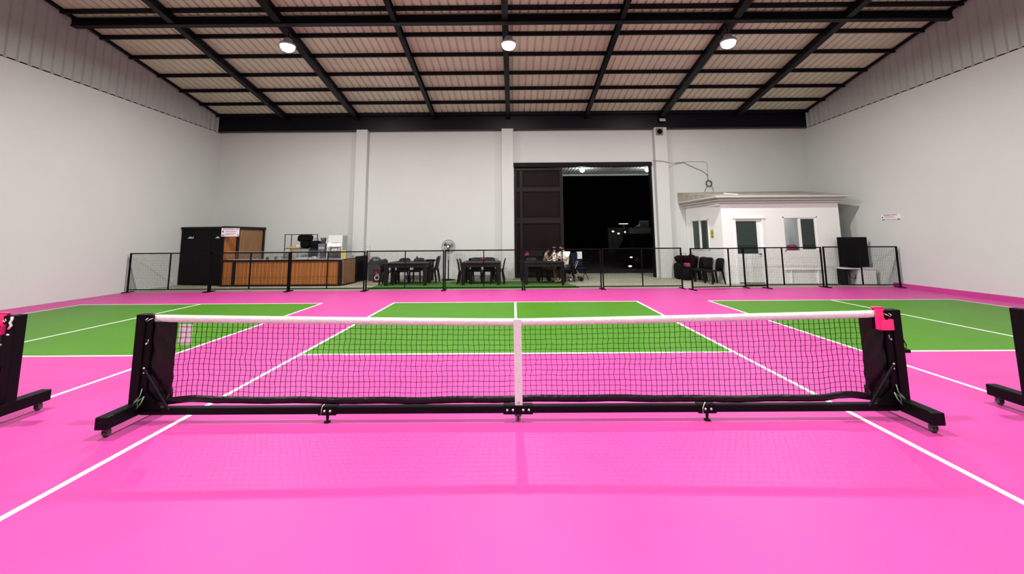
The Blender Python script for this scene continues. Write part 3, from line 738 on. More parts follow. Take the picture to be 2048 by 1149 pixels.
def notice(name, label, T, w_, h, lines, parent=None):
    t = thing(name, label, 'sign', (0, 0, 0)); t.matrix_world = T
    MB().box(0, w_, -.006, 0, 0, h).build('board', 'paper', t)
    for (kx, x0, x1, z0, z1) in lines:
        mb = MB(); n = max(1, int((x1 - x0) / .028)) if kx == 'heading' else 1      # short marks: the writing is too small to read
        for i in range(n): mb.box(x0 + (x1 - x0) * i / n, x0 + (x1 - x0) * (i + (.78 if n > 1 else 1)) / n, -.009, -.006, z0, z1)
        mb.build('printed_line', 'inkgrey' if kx == 'heading' else 'ink', t)
    return t
L1 = [('heading', .05, .40, .235, .27), ('heading', .44, .60, .235, .27), ('heading', .12, .46, .165, .19), ('print', .03, .07, .14, .20), ('print', .02, .10, .03, .06), ('print', .50, .63, .03, .06), ('heading', .12, .45, .10, .12), ('heading', .12, .40, .05, .07)]
notice('notice_sign', 'white notice with grey printed lines on top of the booth side', Matrix.Translation((-10.19, 10.50, 1.70)) @ Matrix.Rotation(R(12), 4, 'Z'), .56, .29, [(k, min(a, .54), min(b, .55), c, d) for k, a, b, c, d in L1])
L2 = [('heading', .10, .36, .155, .185), ('heading', .39, .57, .155, .185), ('heading', .12, .45, .115, .128), ('heading', .12, .5, .085, .095), ('print', .03, .07, .085, .12), ('print', .02, .12, .012, .04), ('print', .55, .65, .012, .04), ('heading', .15, .52, .018, .035)]
notice('notice_sign', 'small pale pink notice fixed on the right wall', Matrix.Translation((XR - .002, 9.51, 2.05)) @ Matrix.Rotation(R(-90), 4, 'Z'), .68, .20, L2)

# things on and behind the counter
t = thing('display_fridge', 'white glass-fronted display fridge standing behind the counter', 'fridge', (-6.5, 11.35, 0), R(4))
mb = MB(); a, b = .27, .27
mb.box(-a, a, b - .03, b, 0.05, 1.72); mb.box(-a, -a + .04, -b, b, .05, 1.72); mb.box(-a, a, -b, b, 1.45, 1.72, .006); mb.box(-a, a, -b, b, .05, .75); mb.box(a - .03, a - .006, -b, b, .75, 1.45); mb.build('body', 'fridge', t)
MB().box(a - .005, a + .004, -b + .01, b, .05, 1.71).build('side_panel', 'grey', t)
mb = MB()
for z in (.95, 1.13, 1.30): mb.box(-a + .04, a - .03, -b + .04, b - .03, z, z + .012)
mb.build('shelf', 'glass', t)
dr = MB().box(-a + .03, a - .03, -b - .005, -b + .003, .78, 1.44).build('door', 'glass', t)
MB().box(-a + .05, -a + .065, -b - .03, -b - .005, .95, 1.3).build('handle', 'silver', dr)
for z, mk, l in ((.962, 'navy', 'row of dark blue packs'), (1.142, 'pinkbag', 'pink packs'), (1.312, 'palegreen', 'pale green packs')):
    mm = bpy.data.materials.get('pack_' + mk)
    for i in range(3):
        p = MB().box(-.17 + i * .115, -.07 + i * .115, -.12, .08, z, z + .10, .008).build('drink_pack', {'navy': 'greybag', 'pinkbag': 'pinkpack', 'palegreen': 'palegreen'}[mk])
        p.location = (-6.5, 11.35, 0); p.rotation_euler = (0, 0, R(4))
        tag(p, '%s pack in the display fridge, %s of its shelf' % ({'navy': 'dark grey', 'pinkbag': 'pale pink', 'palegreen': 'pale green'}[mk], ('left', 'middle', 'right')[i]), 'pack', 'packs inside the display fridge')
lt = bpy.data.lights.new('fridge_light', 'AREA'); lt.size = .3; lt.energy = 9; lo = bpy.data.objects.new('fridge_light', lt); C.objects.link(lo); lo.parent = t; lo.location = (0, -.1, 1.44)

t = thing('storage_rack', 'black open wire rack standing behind the counter', 'rack', (0, 0, 0))
mb = MB()
for x in (-8.54, -7.55):
    for y in (11.55, 12.0): mb.tube([(x, y, 0), (x, y, 1.78)], .016, 6)
mb.build('frame', 'blk', t)
for z in (.35, .8, 1.24, 1.76):
    mb = MB()
    for y in (11.55, 12.0): mb.box(-8.54, -7.55, y - .01, y + .01, z - .01, z + .01)
    for x in (-8.54, -7.55): mb.box(x - .01, x + .01, 11.55, 12.0, z - .01, z + .01)
    if z < 1.5:
        for i in range(9): mb.box(-8.54, -7.55, 11.58 + i * .048, 11.584 + i * .048, z - .004, z + .004)
    mb.build('shelf', 'blk', t)
t = thing('serving_tray', 'yellow tray on the upper rack shelf', 'tray', (-8.22, 11.72, 1.25))
MB().box(-.25, .22, -.12, .12, 0, .012, .004).box(-.25, -.24, -.12, .12, 0, .05).box(.21, .22, -.12, .12, 0, .05).box(-.25, .22, -.12, -.11, 0, .05).box(-.25, .22, .11, .12, 0, .05).build('tray_body', 'amber', t)
for i, x in enumerate((-8.14, -8.07)):
    tag(MB().lathe([(.022, 0), (.03, .10), (.028, .105)], 12).build('cup', 'white', None, (x, 11.67, 1.264)), '%s small white cup standing in the yellow tray' % ('left', 'right')[i], 'cup', 'cups in the yellow tray')
t = thing('duffel_bag', 'big rounded black bag on the upper rack shelf', 'bag', (-7.86, 11.8, 1.25))
MB().blob((0, 0, .25), (.19, .16, .25), 16, 10, .5, .03).build('body', 'darkbag', t); MB().blob((-.03, -.03, .37), (.27, .16, .14), 16, 8, .6, .03).build('flap', 'darkbag', t)
bag('backpack', 'black backpack hanging at the right side of the rack', 'bag', (-7.40, 11.62, 1.13), (.36, .26, .40), 'darkbag')
bag('backpack', 'dark blue bag below the hanging black backpack', 'bag', (-7.32, 11.25, .89), (.30, .26, .36), 'navy', handle=False)
bag('shoulder_bag', 'grey bag behind the counter under the rack shelf', 'bag', (-8.22, 11.3, .80), (.30, .22, .30), 'greybag', handle=False)
bag('paper_bag', 'tan paper bag behind the counter', 'bag', (-7.98, 11.2, .80), (.22, .18, .32), 'brownbag', handle=False)
MBs = thing('side_table', 'low table behind the counter carrying the bags', 'table', (0, 0, 0))
MB().box(-8.5, -6.85, 11.08, 11.5, .77, .80, .004).build('tabletop', 'greybag', MBs)
for x in (-8.45, -6.9):
    for y in (11.12, 11.46): MB().box(x - .02, x + .02, y - .02, y + .02, 0, .77).build('leg', 'blk', MBs)
t = thing('coffee_machine', 'dark espresso machine between the rack and the fridge', 'machine', (-6.98, 11.28, .80))
MB().box(-.13, .13, -.13, .15, 0, .06, .008).box(-.13, .13, .04, .15, .06, .5, .008).box(-.13, .13, -.13, .15, .38, .62, .01).build('body', 'greybag', t)
MB().lathe([(.035, .28), (.035, .36), (.02, .38)], 12, 'Z', (0, -.06, 0)).build('group_head', 'chrome', t)
MB().lathe([(.07, .62), (.10, .82), (.105, .83)], 14).build('bean_hopper', 'greybag', t)
MB().box(-.1, .1, -.134, -.13, .44, .5).build('panel', 'silver', t)
t = thing('food_box', 'white flat box lying on the countertop', 'box', (-7.4, 10.78, .886))
MB().box(-.24, .17, -.12, .12, 0, .045, .004).build('tray', 'white', t); MB().box(-.25, .18, -.13, .13, .045, .06, .004).build('lid', 'white', t)
tag(MB().box(-.22, .2, -.1, .1, 0, .012).build('paper_stack', 'white', None, (-8.12, 10.75, .886)), 'thin stack of white paper at the left on the countertop', 'paper')
tag(MB().blob((0, 0, .05), (.09, .07, .05), 10, 6, .7, .1).build('folded_napkins', 'white', None, (-7.05, 10.75, .886)), 'crumpled white napkins on the countertop beside the fridge', 'napkins')
for nm, lab, x, prof, mk in (('glass_jar', 'grey glass jar with a lid on the countertop', -8.66, [(.045, 0), (.05, .07), (.04, .085)], 'greybag'), ('candy_jar', 'pink filled round jar on the countertop', -8.36, [(.04, 0), (.06, .04), (.06, .08), (.04, .11)], 'brownbag'), ('dessert_dish', 'small dark dish on a thin stem on the countertop', -8.14, [(.03, 0), (.006, .01), (.006, .06), (.04, .085), (.04, .10)], 'greybag')):
    t = thing(nm, lab, 'jar', (x, 10.72, .886)); MB().lathe(prof, 16).build('bowl', mk, t)
    if nm != 'dessert_dish': MB().lathe([(.045, prof[-1][1] + .001), (.045, prof[-1][1] + .02), (.01, prof[-1][1] + .03)], 16).build('lid', 'silver', t)
t = thing('price_sign', 'narrow yellow-green upright card at the counter corner', 'sign', (-5.99, 10.75, .886))
MB().box(-.06, .06, -.003, .003, .005, .30).build('card', 'yellow', t); MB().box(-.04, .04, -.02, .02, 0, .005).build('stand', 'silver', t)
mb = MB()
for z in (.22, .16, .10, .05): mb.box(-.03, .03, -.005, -.003, z, z + .015)
mb.build('print', 'inkgrey', t)
t = thing('sign_stand', 'thin wire sign frame on a wooden post at the end of the counter', 'stand', (-5.64, 12.2, 0))
MB().box(.0, .06, -.03, .03, 0, 1.05).build('post', 'brownbag', t)
MB().tube([(-.12, 0, 1.05), (-.12, 0, 1.29), (.06, 0, 1.29), (.06, 0, 1.05)], .006, 6, True).build('wire_frame', 'blk', t)

# bin and red box
t = thing('trash_bin', 'grey bin with a domed lid by the back wall', 'bin', (-5.32, 12.1, 0))
mb = MB(); vs = []
for z, h in ((0.0, .19), (.62, .22), (.66, .235), (.70, .235)): vs += [(-h, -h, z), (h, -h, z), (h, h, z), (-h, h, z)]
fs = [(3, 2, 1, 0), (12, 13, 14, 15)] + [(4 * k + i, 4 * k + (i + 1) % 4, 4 * k + 4 + (i + 1) % 4, 4 * k + 4 + i) for k in range(3) for i in range(4)]
mb.add(vs, fs); mb.build('bin_body', mat('bin_grey', (.035, .037, .04), .5), t)
MB().lathe([(.22, .70), (.21, .78), (.15, .86), (.06, .90), (.01, .905)], 20).build('lid', mat('lid_grey', (.06, .062, .06), .35), t)
t = thing('cooler_box', 'dark red box with a white ring mark, in front of the grey bin', 'box', (-5.03, 11.55, 0))
MB().box(-.16, .16, -.12, .12, 0, .52, .015).build('body', 'redbox', t)
mb = MB(); mb.tube([(.08 * math.cos(a), -.125, .17 + .08 * math.sin(a)) for a in [2 * math.pi * i / 20 for i in range(20)]], .014, 6, True); mb.tube([(-.03, -.125, .25), (.02, -.125, .31)], .012, 6); mb.tube([(.05, -.125, .27), (.06, -.125, .31)], .012, 6); mb.build('ring_mark', 'white', t)
MB().box(-.07, .03, -.126, -.12, .27, .38).build('pink_mark', 'pinkbag', t)

# fan
t = thing('pedestal_fan', 'tall pedestal fan with a round cage against the back wall', 'fan', (-2.53, 12.1, 0))
MB().lathe([(.27, 0), (.27, .02), (.08, .045), (.03, .06)], 24).build('base', 'blk', t)
MB().tube([(0, 0, .05), (0, 0, .75)], .02).build('pole', 'blk', t); MB().tube([(0, 0, .75), (0, 0, 1.1)], .012).build('extension_tube', 'chrome', t)
MB().blob((0, .06, 1.26), (.075, .13, .08)).build('motor', 'blk', t)
cg = MB(); cc = Vector((0, -.05, 1.26))
for rr_, yy in ((.26, 0), (.25, -.05), (.25, .05), (.16, -.085), (.16, .085), (.06, -.095)):
    cg.tube([cc + Vector((rr_ * math.cos(a), yy, rr_ * math.sin(a))) for a in [2 * math.pi * i / 28 for i in range(28)]], .003 if rr_ < .26 else .007, 5, True)
for i in range(44):
    a = 2 * math.pi * i / 44; ca, sa = math.cos(a), math.sin(a)
    for sg in (-1, 1): cg.tube([cc + Vector((q * ca, sg * yq, q * sa)) for q, yq in ((.04, .095), (.16, .085), (.245, .055), (.26, 0))], .0028, 4)
cg.build('cage', 'fanwire', t)
MB().lathe([(.045, -.152), (.045, -.145), (.02, -.14)], 16, 'Y', (0, 0, 1.26)).build('badge', 'white', t)
for k_ in range(3):
    a0 = k_ * 2.094 + .4; vs = []; fs = []
    for i in range(7):
        q = .03 + .17 * i / 6
        for j, da in enumerate((-.45, -.15, .15, .45)): vs.append(cc + Vector((q * math.cos(a0 + da * (.6 + q * 2)), (j - 1.5) * .018, q * math.sin(a0 + da * (.6 + q * 2)))))
    for i in range(6):
        for j in range(3): fs.append((i * 4 + j, i * 4 + j + 1, (i + 1) * 4 + j + 1, (i + 1) * 4 + j))
    bl = MB(); bl.add(vs, fs, True); o = bl.build('blade', 'fanblade', t); md = o.modifiers.new('s', 'SOLIDIFY'); md.thickness = .003

# things on the tables
t = thing('bottle', 'slim black bottle standing on the back table beside the bin', 'bottle', (-3.62, 11.6, .742)); MB().lathe([(.03, 0), (.032, .14), (.014, .17)], 12).build('body', 'blk', t); MB().lathe([(.014, .171), (.014, .20)], 10).build('cap', 'blk', t)
tag(MB().blob((0, 0, .04), (.2, .15, .04), 14, 6, .6).build('placemat_tray', 'darkbag', None, (-3.1, 11.5, .74)), 'low black dish on the back table beside the bin', 'dish')
bag('handbag', 'dark red bag lying on the table near the fan', 'bag', (-1.12, 11.6, .74), (.44, .22, .14), 'pinkbag', handle=False)
bag('handbag', 'black bag lying left of the dark red bag', 'bag', (-1.54, 11.6, .74), (.34, .2, .11), 'darkbag', handle=False)
tag(MB().box(-.17, .17, -.12, .12, 0, .10, .01).build('food_carton', 'brownbag', None, (-.78, 11.6, .741)), 'dull brown carton lying right of the dark red bag', 'box')
t = thing('gift_bag', 'small red bag with a pale top on the table by the brown gate', 'bag', (.42, 11.7, .742)); MB().box(-.11, .11, -.06, .06, 0, .18, .01).build('body', 'redbag', t); MB().prism([(-.10, .18), (.11, .18), (.10, .29), (.04, .30)], -.02, .02, 'XZ').build('tissue', 'pinkbag', t)

# ------------------------------------------------------------------ people
def skin(name, verts, edges, radii, mk, parent, sub=2, root=0):
    bm = bmesh.new(); L = bm.verts.layers.skin.verify(); vs = []
    for i, (v, r_) in enumerate(zip(verts, radii)):
        b = bm.verts.new(v); rx, ry = r_ if isinstance(r_, (tuple, list)) else (r_, r_); b[L].radius = (rx, ry); b[L].use_root = (i == root); vs.append(b)
    for a, b in edges: bm.edges.new((vs[a], vs[b]))
    me = bpy.data.meshes.new(name); bm.to_mesh(me); bm.free()
    o = bpy.data.objects.new(name, me); C.objects.link(o)
    o.modifiers.new('skin', 'SKIN'); s_ = o.modifiers.new('sub', 'SUBSURF'); s_.levels = s_.render_levels = sub
    dg = bpy.context.evaluated_depsgraph_get(); me2 = bpy.data.meshes.new_from_object(o.evaluated_get(dg))
    o.modifiers.clear(); o.data = me2; me2.materials.clear(); me2.materials.append(M[mk])
    for p in me2.polygons: p.use_smooth = True
    if parent: o.parent = parent
    return o
def lerp(a, b, t): return Vector(a) * (1 - t) + Vector(b) * t
def person(label, loc, J, k, mats, sleeves='short', hair_long=False, bare_legs=False):
    """J: joints in metres, k: scale of thickness"""
    t = thing('person', label, 'person', loc)
    J = {n: Vector(p) for n, p in J.items()}
    V = []; E = []; RR = []; idx = {}
    def add(n, p, r_, par=None):
        idx[n] = len(V); V.append(Vector(p)); RR.append(r_)
        if par is not None: E.append((idx[par], idx[n]))
    hd = (J['head'] - J['neck']).normalized()
    add('pelvis', J['pelvis'], (.13 * k, .10 * k)); add('waist', lerp(J['pelvis'], J['chest'], .5), (.115 * k, .09 * k), 'pelvis'); add('chest', J['chest'], (.135 * k, .10 * k), 'waist')
    add('neck', J['neck'], .048 * k, 'chest'); add('chin', lerp(J['neck'], J['head'], .45), (.055 * k, .06 * k), 'neck'); add('head', J['head'], (.075 * k, .085 * k), 'chin'); add('crown', J['head'] + hd * .075 * k, (.055 * k, .065 * k), 'head')
    for s in 'lr':
        add('sh' + s, J['sh' + s], .052 * k, 'chest'); add('el' + s, J['el' + s], .038 * k, 'sh' + s); add('fa' + s, lerp(J['el' + s], J['wr' + s], .35), .036 * k, 'el' + s); add('wr' + s, J['wr' + s], .024 * k, 'fa' + s)
        hdv = (J['wr' + s] - J['el' + s]).normalized(); palm = J['wr' + s] + hdv * .07 * k; add('pa' + s, palm, (.034 * k, .016 * k), 'wr' + s)
        side = hdv.cross(Vector((0, 0, 1)));
        if side.length < .1: side = Vector((1, 0, 0))
        side.normalize(); down = Vector((0, 0, -1))
        for q in range(4):
            o1 = (q - 1.5) * .018 * k; ln = (.036, .042, .040, .031)[q] * k
            add('f%d%s' % (q, s), palm + side * o1 * 1.2 + hdv * (.035 * k), .0085 * k, 'pa' + s)
            add('g%d%s' % (q, s), palm + side * o1 * 1.3 + hdv * (.035 * k + ln * .8) + down * .012 * k, .007 * k, 'f%d%s' % (q, s))
        add('th' + s, J['wr' + s] + hdv * .035 * k + side * .035 * k, .010 * k, 'pa' + s)
        add('hip' + s, J['hip' + s], .085 * k, 'pelvis'); add('kn' + s, J['kn' + s], .056 * k, 'hip' + s); add('ca' + s, lerp(J['kn' + s], J['an' + s], .3), .052 * k, 'kn' + s); add('an' + s, J['an' + s], .034 * k, 'ca' + s)
        add('to' + s, J['an' + s] + J['toe'] * .16 * k + Vector((0, 0, -.035 * k)), (.035 * k, .022 * k), 'an' + s)
    body = skin('body', V, E, RR, mats[0], t)
    # face
    fc = J['face'].normalized(); sd = fc.cross(hd).normalized(); c = J['head']
    for s in (-1, 1):
        MB().blob(c + fc * .078 * k + sd * s * .028 * k + hd * .0, (.010 * k,) * 3, 8, 6).build('eye', 'ink', t)
        MB().blob(c + sd * s * .077 * k - hd * .005, (.012 * k, .012 * k, .024 * k), 8, 6).build('ear', mats[0], t)
    MB().tube([c + fc * .080 * k, c + fc * .100 * k - hd * .028 * k, c + fc * .084 * k - hd * .034 * k], [.007 * k, .012 * k, .008 * k], 8).build('nose', mats[0], t)
    MB().tube([c + fc * .078 * k - hd * .052 * k - sd * .02 * k, c + fc * .086 * k - hd * .054 * k, c + fc * .078 * k - hd * .052 * k + sd * .02 * k], .005 * k, 6).build('mouth', 'redbag', t)
    # hair cap: half shell over the skull
    hb = MB(); n, mm = 16, 8; vs = []; fs = []
    for i in range(mm + 1):
        ph = math.pi * .62 * i / mm
        for j in range(n):
            a = 2 * math.pi * j / n; dvec = hd * math.cos(ph) + (fc * math.cos(a) + sd * math.sin(a)) * math.sin(ph)
            front = max(0, math.cos(a)) * (i / mm)
            rad = .102 * k * (1 - .24 * front) ; p = c + hd * .022 * k + dvec * rad
            if front > .35: p = p + hd * .055 * k * front
            vs.append(p)
    for i in range(mm):
        for j in range(n): fs.append((i * n + j, (i + 1) * n + j, (i + 1) * n + (j + 1) % n, i * n + (j + 1) % n))
    hb.add(vs, fs, True); ho = hb.build('hair', mats[1], t); md = ho.modifiers.new('s', 'SOLIDIFY'); md.thickness = .012 * k; md.offset = -1
    if hair_long:
        skin('ponytail', [c - fc * .08 * k, c - fc * .11 * k - hd * .10 * k, c - fc * .10 * k - hd * .24 * k], [(0, 1), (1, 2)], [.05 * k, .045 * k, .02 * k], mats[1], t)
    # shirt
    V = [lerp(J['pelvis'], J['chest'], -.05), lerp(J['pelvis'], J['chest'], .5), J['chest'] + Vector((0, 0, .01)), lerp(J['chest'], J['neck'], .72)]
    E = [(0, 1), (1, 2), (2, 3)]; RR = [(.165 * k, .14 * k), (.15 * k, .125 * k), (.158 * k, .122 * k), .065 * k]
    for s in 'lr':
        V.append(J['sh' + s]); RR.append(.075 * k); E.append((2, len(V) - 1)); V.append(lerp(J['sh' + s], J['el' + s], .8)); RR.append(.064 * k); E.append((len(V) - 2, len(V) - 1))
    skin('shirt', V, E, RR, mats[2], t, 2, 1)
    V = [J['pelvis'] + Vector((0, 0, .02))]; E = []; RR = [(.15 * k, .125 * k)]
    for s in 'lr':
        V.append(J['hip' + s]); RR.append(.098 * k); E.append((0, len(V) - 1)); V.append(J['kn' + s]); RR.append(.072 * k); E.append((len(V) - 2, len(V) - 1))
        if not bare_legs: V.append(lerp(J['kn' + s], J['an' + s], .9)); RR.append(.055 * k); E.append((len(V) - 2, len(V) - 1))
    skin('trousers', V, E, RR, mats[3], t, 2, 0)
    for s in 'lr':
        a = J['an' + s] + Vector((0, 0, -.03 * k)); skin('shoe', [a - J['toe'] * .04 * k, a + J['toe'] * .08 * k + Vector((0, 0, -.012 * k)), a + J['toe'] * .17 * k + Vector((0, 0, -.018 * k))], [(0, 1), (1, 2)], [.040 * k, .040 * k, .03 * k], mats[4], t)
    return t
# man, seated, turned towards the baby on his left of the picture
person('man in a loose white shirt seated on a chair, holding the baby up', (1.78, 10.95, MZ), dict(
    pelvis=(0, 0, .52), chest=(-.03, -.02, .93), neck=(-.07, -.04, 1.09), head=(-.11, -.06, 1.205), face=(-.9, -.45, -.12),
    shl=(-.14, .12, 1.0), ell=(-.27, .02, .84), wrl=(-.36, -.10, .92), shr=(.10, -.14, 1.0), elr=(.0, -.26, .78), wrr=(-.22, -.24, .83),
    hipl=(-.06, .08, .50), knl=(-.40, -.10, .50), anl=(-.42, -.12, .085), hipr=(.06, -.08, .50), knr=(-.22, -.34, .50), anr=(-.20, -.38, .085), toe=Vector((-.8, -.6, 0))), 1.0,
    ['skin', 'hair', 'shirt', 'trousers', 'tyre'])
person('woman in an olive top seated beside the table, facing the baby', (1.12, 10.98, MZ), dict(
    pelvis=(0, 0, .50), chest=(-.02, 0, .83), neck=(0, -.01, .98), head=(.03, -.02, 1.08), face=(.95, -.25, 0),
    shl=(.0, .14, .90), ell=(.14, .10, .80), wrl=(.22, .02, .95), shr=(-.02, -.15, .90), elr=(.06, -.20, .72), wrr=(.22, -.14, .80),
    hipl=(.04, .08, .48), knl=(.34, -.08, .49), anl=(.36, -.12, .085), hipr=(.0, -.08, .48), knr=(.26, -.26, .49), anr=(.28, -.30, .085), toe=Vector((.6, -.8, 0))), .9,
    ['skin2', 'hair', 'olive', 'olive', 'white'], hair_long=True)
person('baby in white clothes held up between the man and the woman', (1.40, 10.80, .80), dict(
    pelvis=(0, 0, .02), chest=(-.01, 0, .19), neck=(-.01, 0, .27), head=(-.005, -.01, .355), face=(.6, -.7, .1),
    shl=(.0, .07, .23), ell=(.07, .06, .20), wrl=(.12, .03, .24), shr=(-.02, -.07, .23), elr=(-.05, -.12, .17), wrr=(-.02, -.16, .20),
    hipl=(.01, .04, .0), knl=(.02, .0, -.11), anl=(.02, .03, -.22), hipr=(-.01, -.04, .0), knr=(-.02, -.08, -.11), anr=(-.02, -.05, -.22), toe=Vector((.2, -.9, -.1))), .62,
    ['skin2', 'hair', 'shirt', 'shirt', 'white'], bare_legs=False)
tag(MB().lathe([(.0, .02), (.05, .018), (.062, 0), (.060, -.012)], 16).build('sun_cap', 'greybag', None, (1.395, 10.79, 1.232)), 'small grey cap on the baby', 'cap')

# stroller, folding chair, towel
t = thing('baby_stroller', 'black baby stroller folded low beside the seated man', 'stroller', (2.12, 11.5, 0))
MB().blob((-.02, 0, .40), (.24, .20, .16), 14, 8, .8).build('seat_shell', 'darkbag', t)
mb = MB(); mb.tube([(-.25, -.15, .1), (.05, -.17, .42), (.18, -.17, .72)], .012, 6); mb.tube([(-.25, .15, .1), (.05, .17, .42), (.18, .17, .72), (.18, -.17, .72)], .012, 6); mb.tube([(.30, -.15, .1), (.12, -.17, .40)], .012, 6); mb.tube([(.30, .15, .1), (.12, .17, .40)], .012, 6); mb.build('frame', 'silver', t)
for x, y, r_, hub in ((-.10, -.18, .07, 'white'), (.28, -.18, .09, 'blk'), (-.10, .18, .07, 'white'), (.28, .18, .09, 'blk')):
    o = MB().lathe([(r_ * .85, -.015), (r_, -.01), (r_, .01), (r_ * .85, .015)], 16, 'Y', (x, y, r_)).build('wheel', 'tyre', t); MB().lathe([(r_ * .6, -.02), (r_ * .5, -.022)], 12, 'Y', (x, y, r_)).build('hub', hub, o)
MB().tube([(-.25, -.15, .1), (-.1, -.16, .07), (.28, -.16, .09)], .010, 6).build('lower_bar', 'silver', t)
t = thing('folding_chair', 'dark blue folding camp chair beside the stroller', 'chair', (2.45, 12.05, 0), R(20))
MB().box(-.24, .24, -.22, .2, .42, .44).build('seat', 'navy', t); MB().box(-.24, .24, .2, .225, .5, 1.0, .005).build('backrest', 'navy', t)
mb = MB()
for sx in (-1, 1): mb.tube([(sx * .26, -.24, 0), (sx * .25, .2, .45), (sx * .26, .21, 1.02)], .012, 6); mb.tube([(sx * .26, .26, 0), (sx * .25, -.24, .45), (sx * .26, -.25, .64), (sx * .26, .2, .64)], .012, 6)
mb.build('frame', 'blk', t)
mb = MB(); mb.box(-.10, .10, -.03, -.022, -.26, .01); mb.box(-.10, .10, -.03, .05, .003, .012); mb.box(-.10, .10, .04, .048, -.2, .01)
o = tag(mb.build('towel', 'shirt', None, (2.50, 12.25, 1.02)), 'white towel hung over the back of the blue folding chair', 'towel'); o.rotation_euler = (0, 0, R(20))

# ------------------------------------------------------------------ guard booth (small white building) on the right
K = thing('office_booth', 'small white building with a flat cornice in the right corner', 'booth', (0, 0, 0))
kx0, kx1, ky, kyb, kh = 7.10, 11.12, 10.31, 12.58, 2.74
mb = MB(); th = .12
def wallseg(x0, x1, z0, z1): mb.box(x0, x1, ky, ky + th, z0, z1)
wallseg(kx0, 7.52, 0, kh); wallseg(7.52, 8.50, 2.22, kh); wallseg(8.50, 9.18, 0, kh); wallseg(9.18, 10.36, 2.24, kh); wallseg(9.18, 10.36, 0, 1.05); wallseg(10.36, kx1, 0, kh)
mb.box(kx1 - th, kx1, ky + th, kyb, 0, kh)
# left wall (slightly splayed) with window hole
def lx(y): return kx0 - (y - ky) * 0.12
def lseg(y0, y1, z0, z1):
    mb.add([(lx(y0), y0, z0), (lx(y1), y1, z0), (lx(y1) + th, y1, z0), (lx(y0) + th, y0, z0), (lx(y0), y0, z1), (lx(y1), y1, z1), (lx(y1) + th, y1, z1), (lx(y0) + th, y0, z1)],
           [(0, 1, 2, 3), (4, 5, 6, 7), (0, 1, 5, 4), (1, 2, 6, 5), (2, 3, 7, 6), (3, 0, 4, 7)])
lseg(ky + .001, 11.08, 0, kh); lseg(12.2, kyb, 0, kh); lseg(11.08, 12.2, 0, 1.08); lseg(11.08, 12.2, 2.22, kh)
mb.build('wall', 'booth_wall', K)
mb = MB(); mb.box(9.1, 10.9, 11.5, 11.56, .02, 2.6); mb.box(7.3, 11.0, 12.50, 12.56, 0.02, 2.6); mb.build('inner_wall', 'booth_wall', K)
MB().box(kx0 - .1, kx1, ky + .01, kyb, kh - .10, kh - .02).build('booth_ceiling', 'booth_wall', K)
lt = bpy.data.lights.new('booth_light', 'AREA'); lt.size = .3; lt.energy = 6; lo = bpy.data.objects.new('booth_light', lt); C.objects.link(lo); lo.parent = K; lo.location = (9.7, 10.9, 2.6)
# cornice
mb = MB()
for (o_, z0, z1) in ((.10, 2.72, 2.78), (.16, 2.79, 2.86), (.24, 2.87, 2.90), (.28, 2.90, 2.95)):
    mb.prism([(kx0 - o_, ky - o_), (kx1 + o_ * .8, ky - o_), (kx1 + o_ * .8, kyb), (lx(kyb) - o_, kyb)], z0, z1)
mb.build('cornice', 'cream', K)
mb = MB(); x0_, x1_ = kx0 - .28, kx1 + .2
vs = [(x0_, ky - .25, 2.951), (x1_, ky - .25, 2.951), (x1_ + .1, kyb, 2.951), (lx(kyb) - .28, kyb, 2.951), (x0_, ky - .25, 2.96), (x1_, ky - .25, 2.96), (x1_ + .1, kyb, 3.36), (lx(kyb) - .28, kyb, 3.33)]
mb.add(vs, [(0, 1, 2, 3), (4, 5, 6, 7), (0, 1, 5, 4), (1, 2, 6, 5), (2, 3, 7, 6), (3, 0, 4, 7)])
mb.build('roof', 'roofing', K)
MB().box(-.03, .03, -.28, .28, -.02, .02, 0, (R(9), 0, R(25))).build('roof_strip', 'white', K, (7.72, 10.75, 3.08))
# door
mb = MB(); mb.box(7.50, 7.56, ky - .02, ky + .1, 0, 2.22); mb.box(8.46, 8.52, ky - .02, ky + .1, 0, 2.22); mb.box(7.46, 8.56, ky - .04, ky + .1, 2.18, 2.24); mb.build('door_frame', 'booth_wall', K)
D_ = MB(); D_.box(7.56, 7.60, ky + .05, ky + .09, .03, 2.18); D_.box(8.30, 8.46, ky + .05, ky + .09, .03, 2.18); D_.box(7.6, 8.3, ky + .05, ky + .09, 2.10, 2.18); D_.box(7.6, 8.3, ky + .05, ky + .09, .03, .99)
D_ = D_.build('door', 'booth_wall', K)
MB().box(7.6, 8.3, ky + .06, ky + .075, .99, 2.10).build('door_glass', 'tint', D_)
MB().tube([(8.38, ky + .05, .98), (8.38, ky + .0, .98), (8.30, ky + .0, .98)], .014, 8).build('handle', 'blk', D_)
# sliding window
mb = MB()
for (a, b, c, d) in [(9.18, 9.22, 1.05, 2.24), (10.32, 10.36, 1.05, 2.24), (9.18, 10.36, 2.20, 2.24), (9.18, 10.36, 1.05, 1.09)]: mb.box(a, b, ky + .0, ky + .08, c, d)
WN = mb.build('window_frame', 'white', K)
MB().box(9.72, 9.80, ky + .02, ky + .06, 1.09, 2.20).box(10.26, 10.32, ky + .02, ky + .06, 1.09, 2.20).box(9.80, 10.26, ky + .02, ky + .06, 1.09, 1.13).box(9.80, 10.26, ky + .02, ky + .06, 2.16, 2.20).build('sliding_sash', 'white', WN)
MB().box(9.80, 10.26, ky + .035, ky + .045, 1.13, 2.16).build('pane', 'tint', WN)
mb = MB(); mb.box(9.1, 10.45, ky - .05, ky, .44, .47); mb.box(9.3, 9.34, ky - .04, ky, 0, .44); mb.box(10.2, 10.24, ky - .04, ky, 0, .44); mb.build('ledge', 'booth_wall', K)
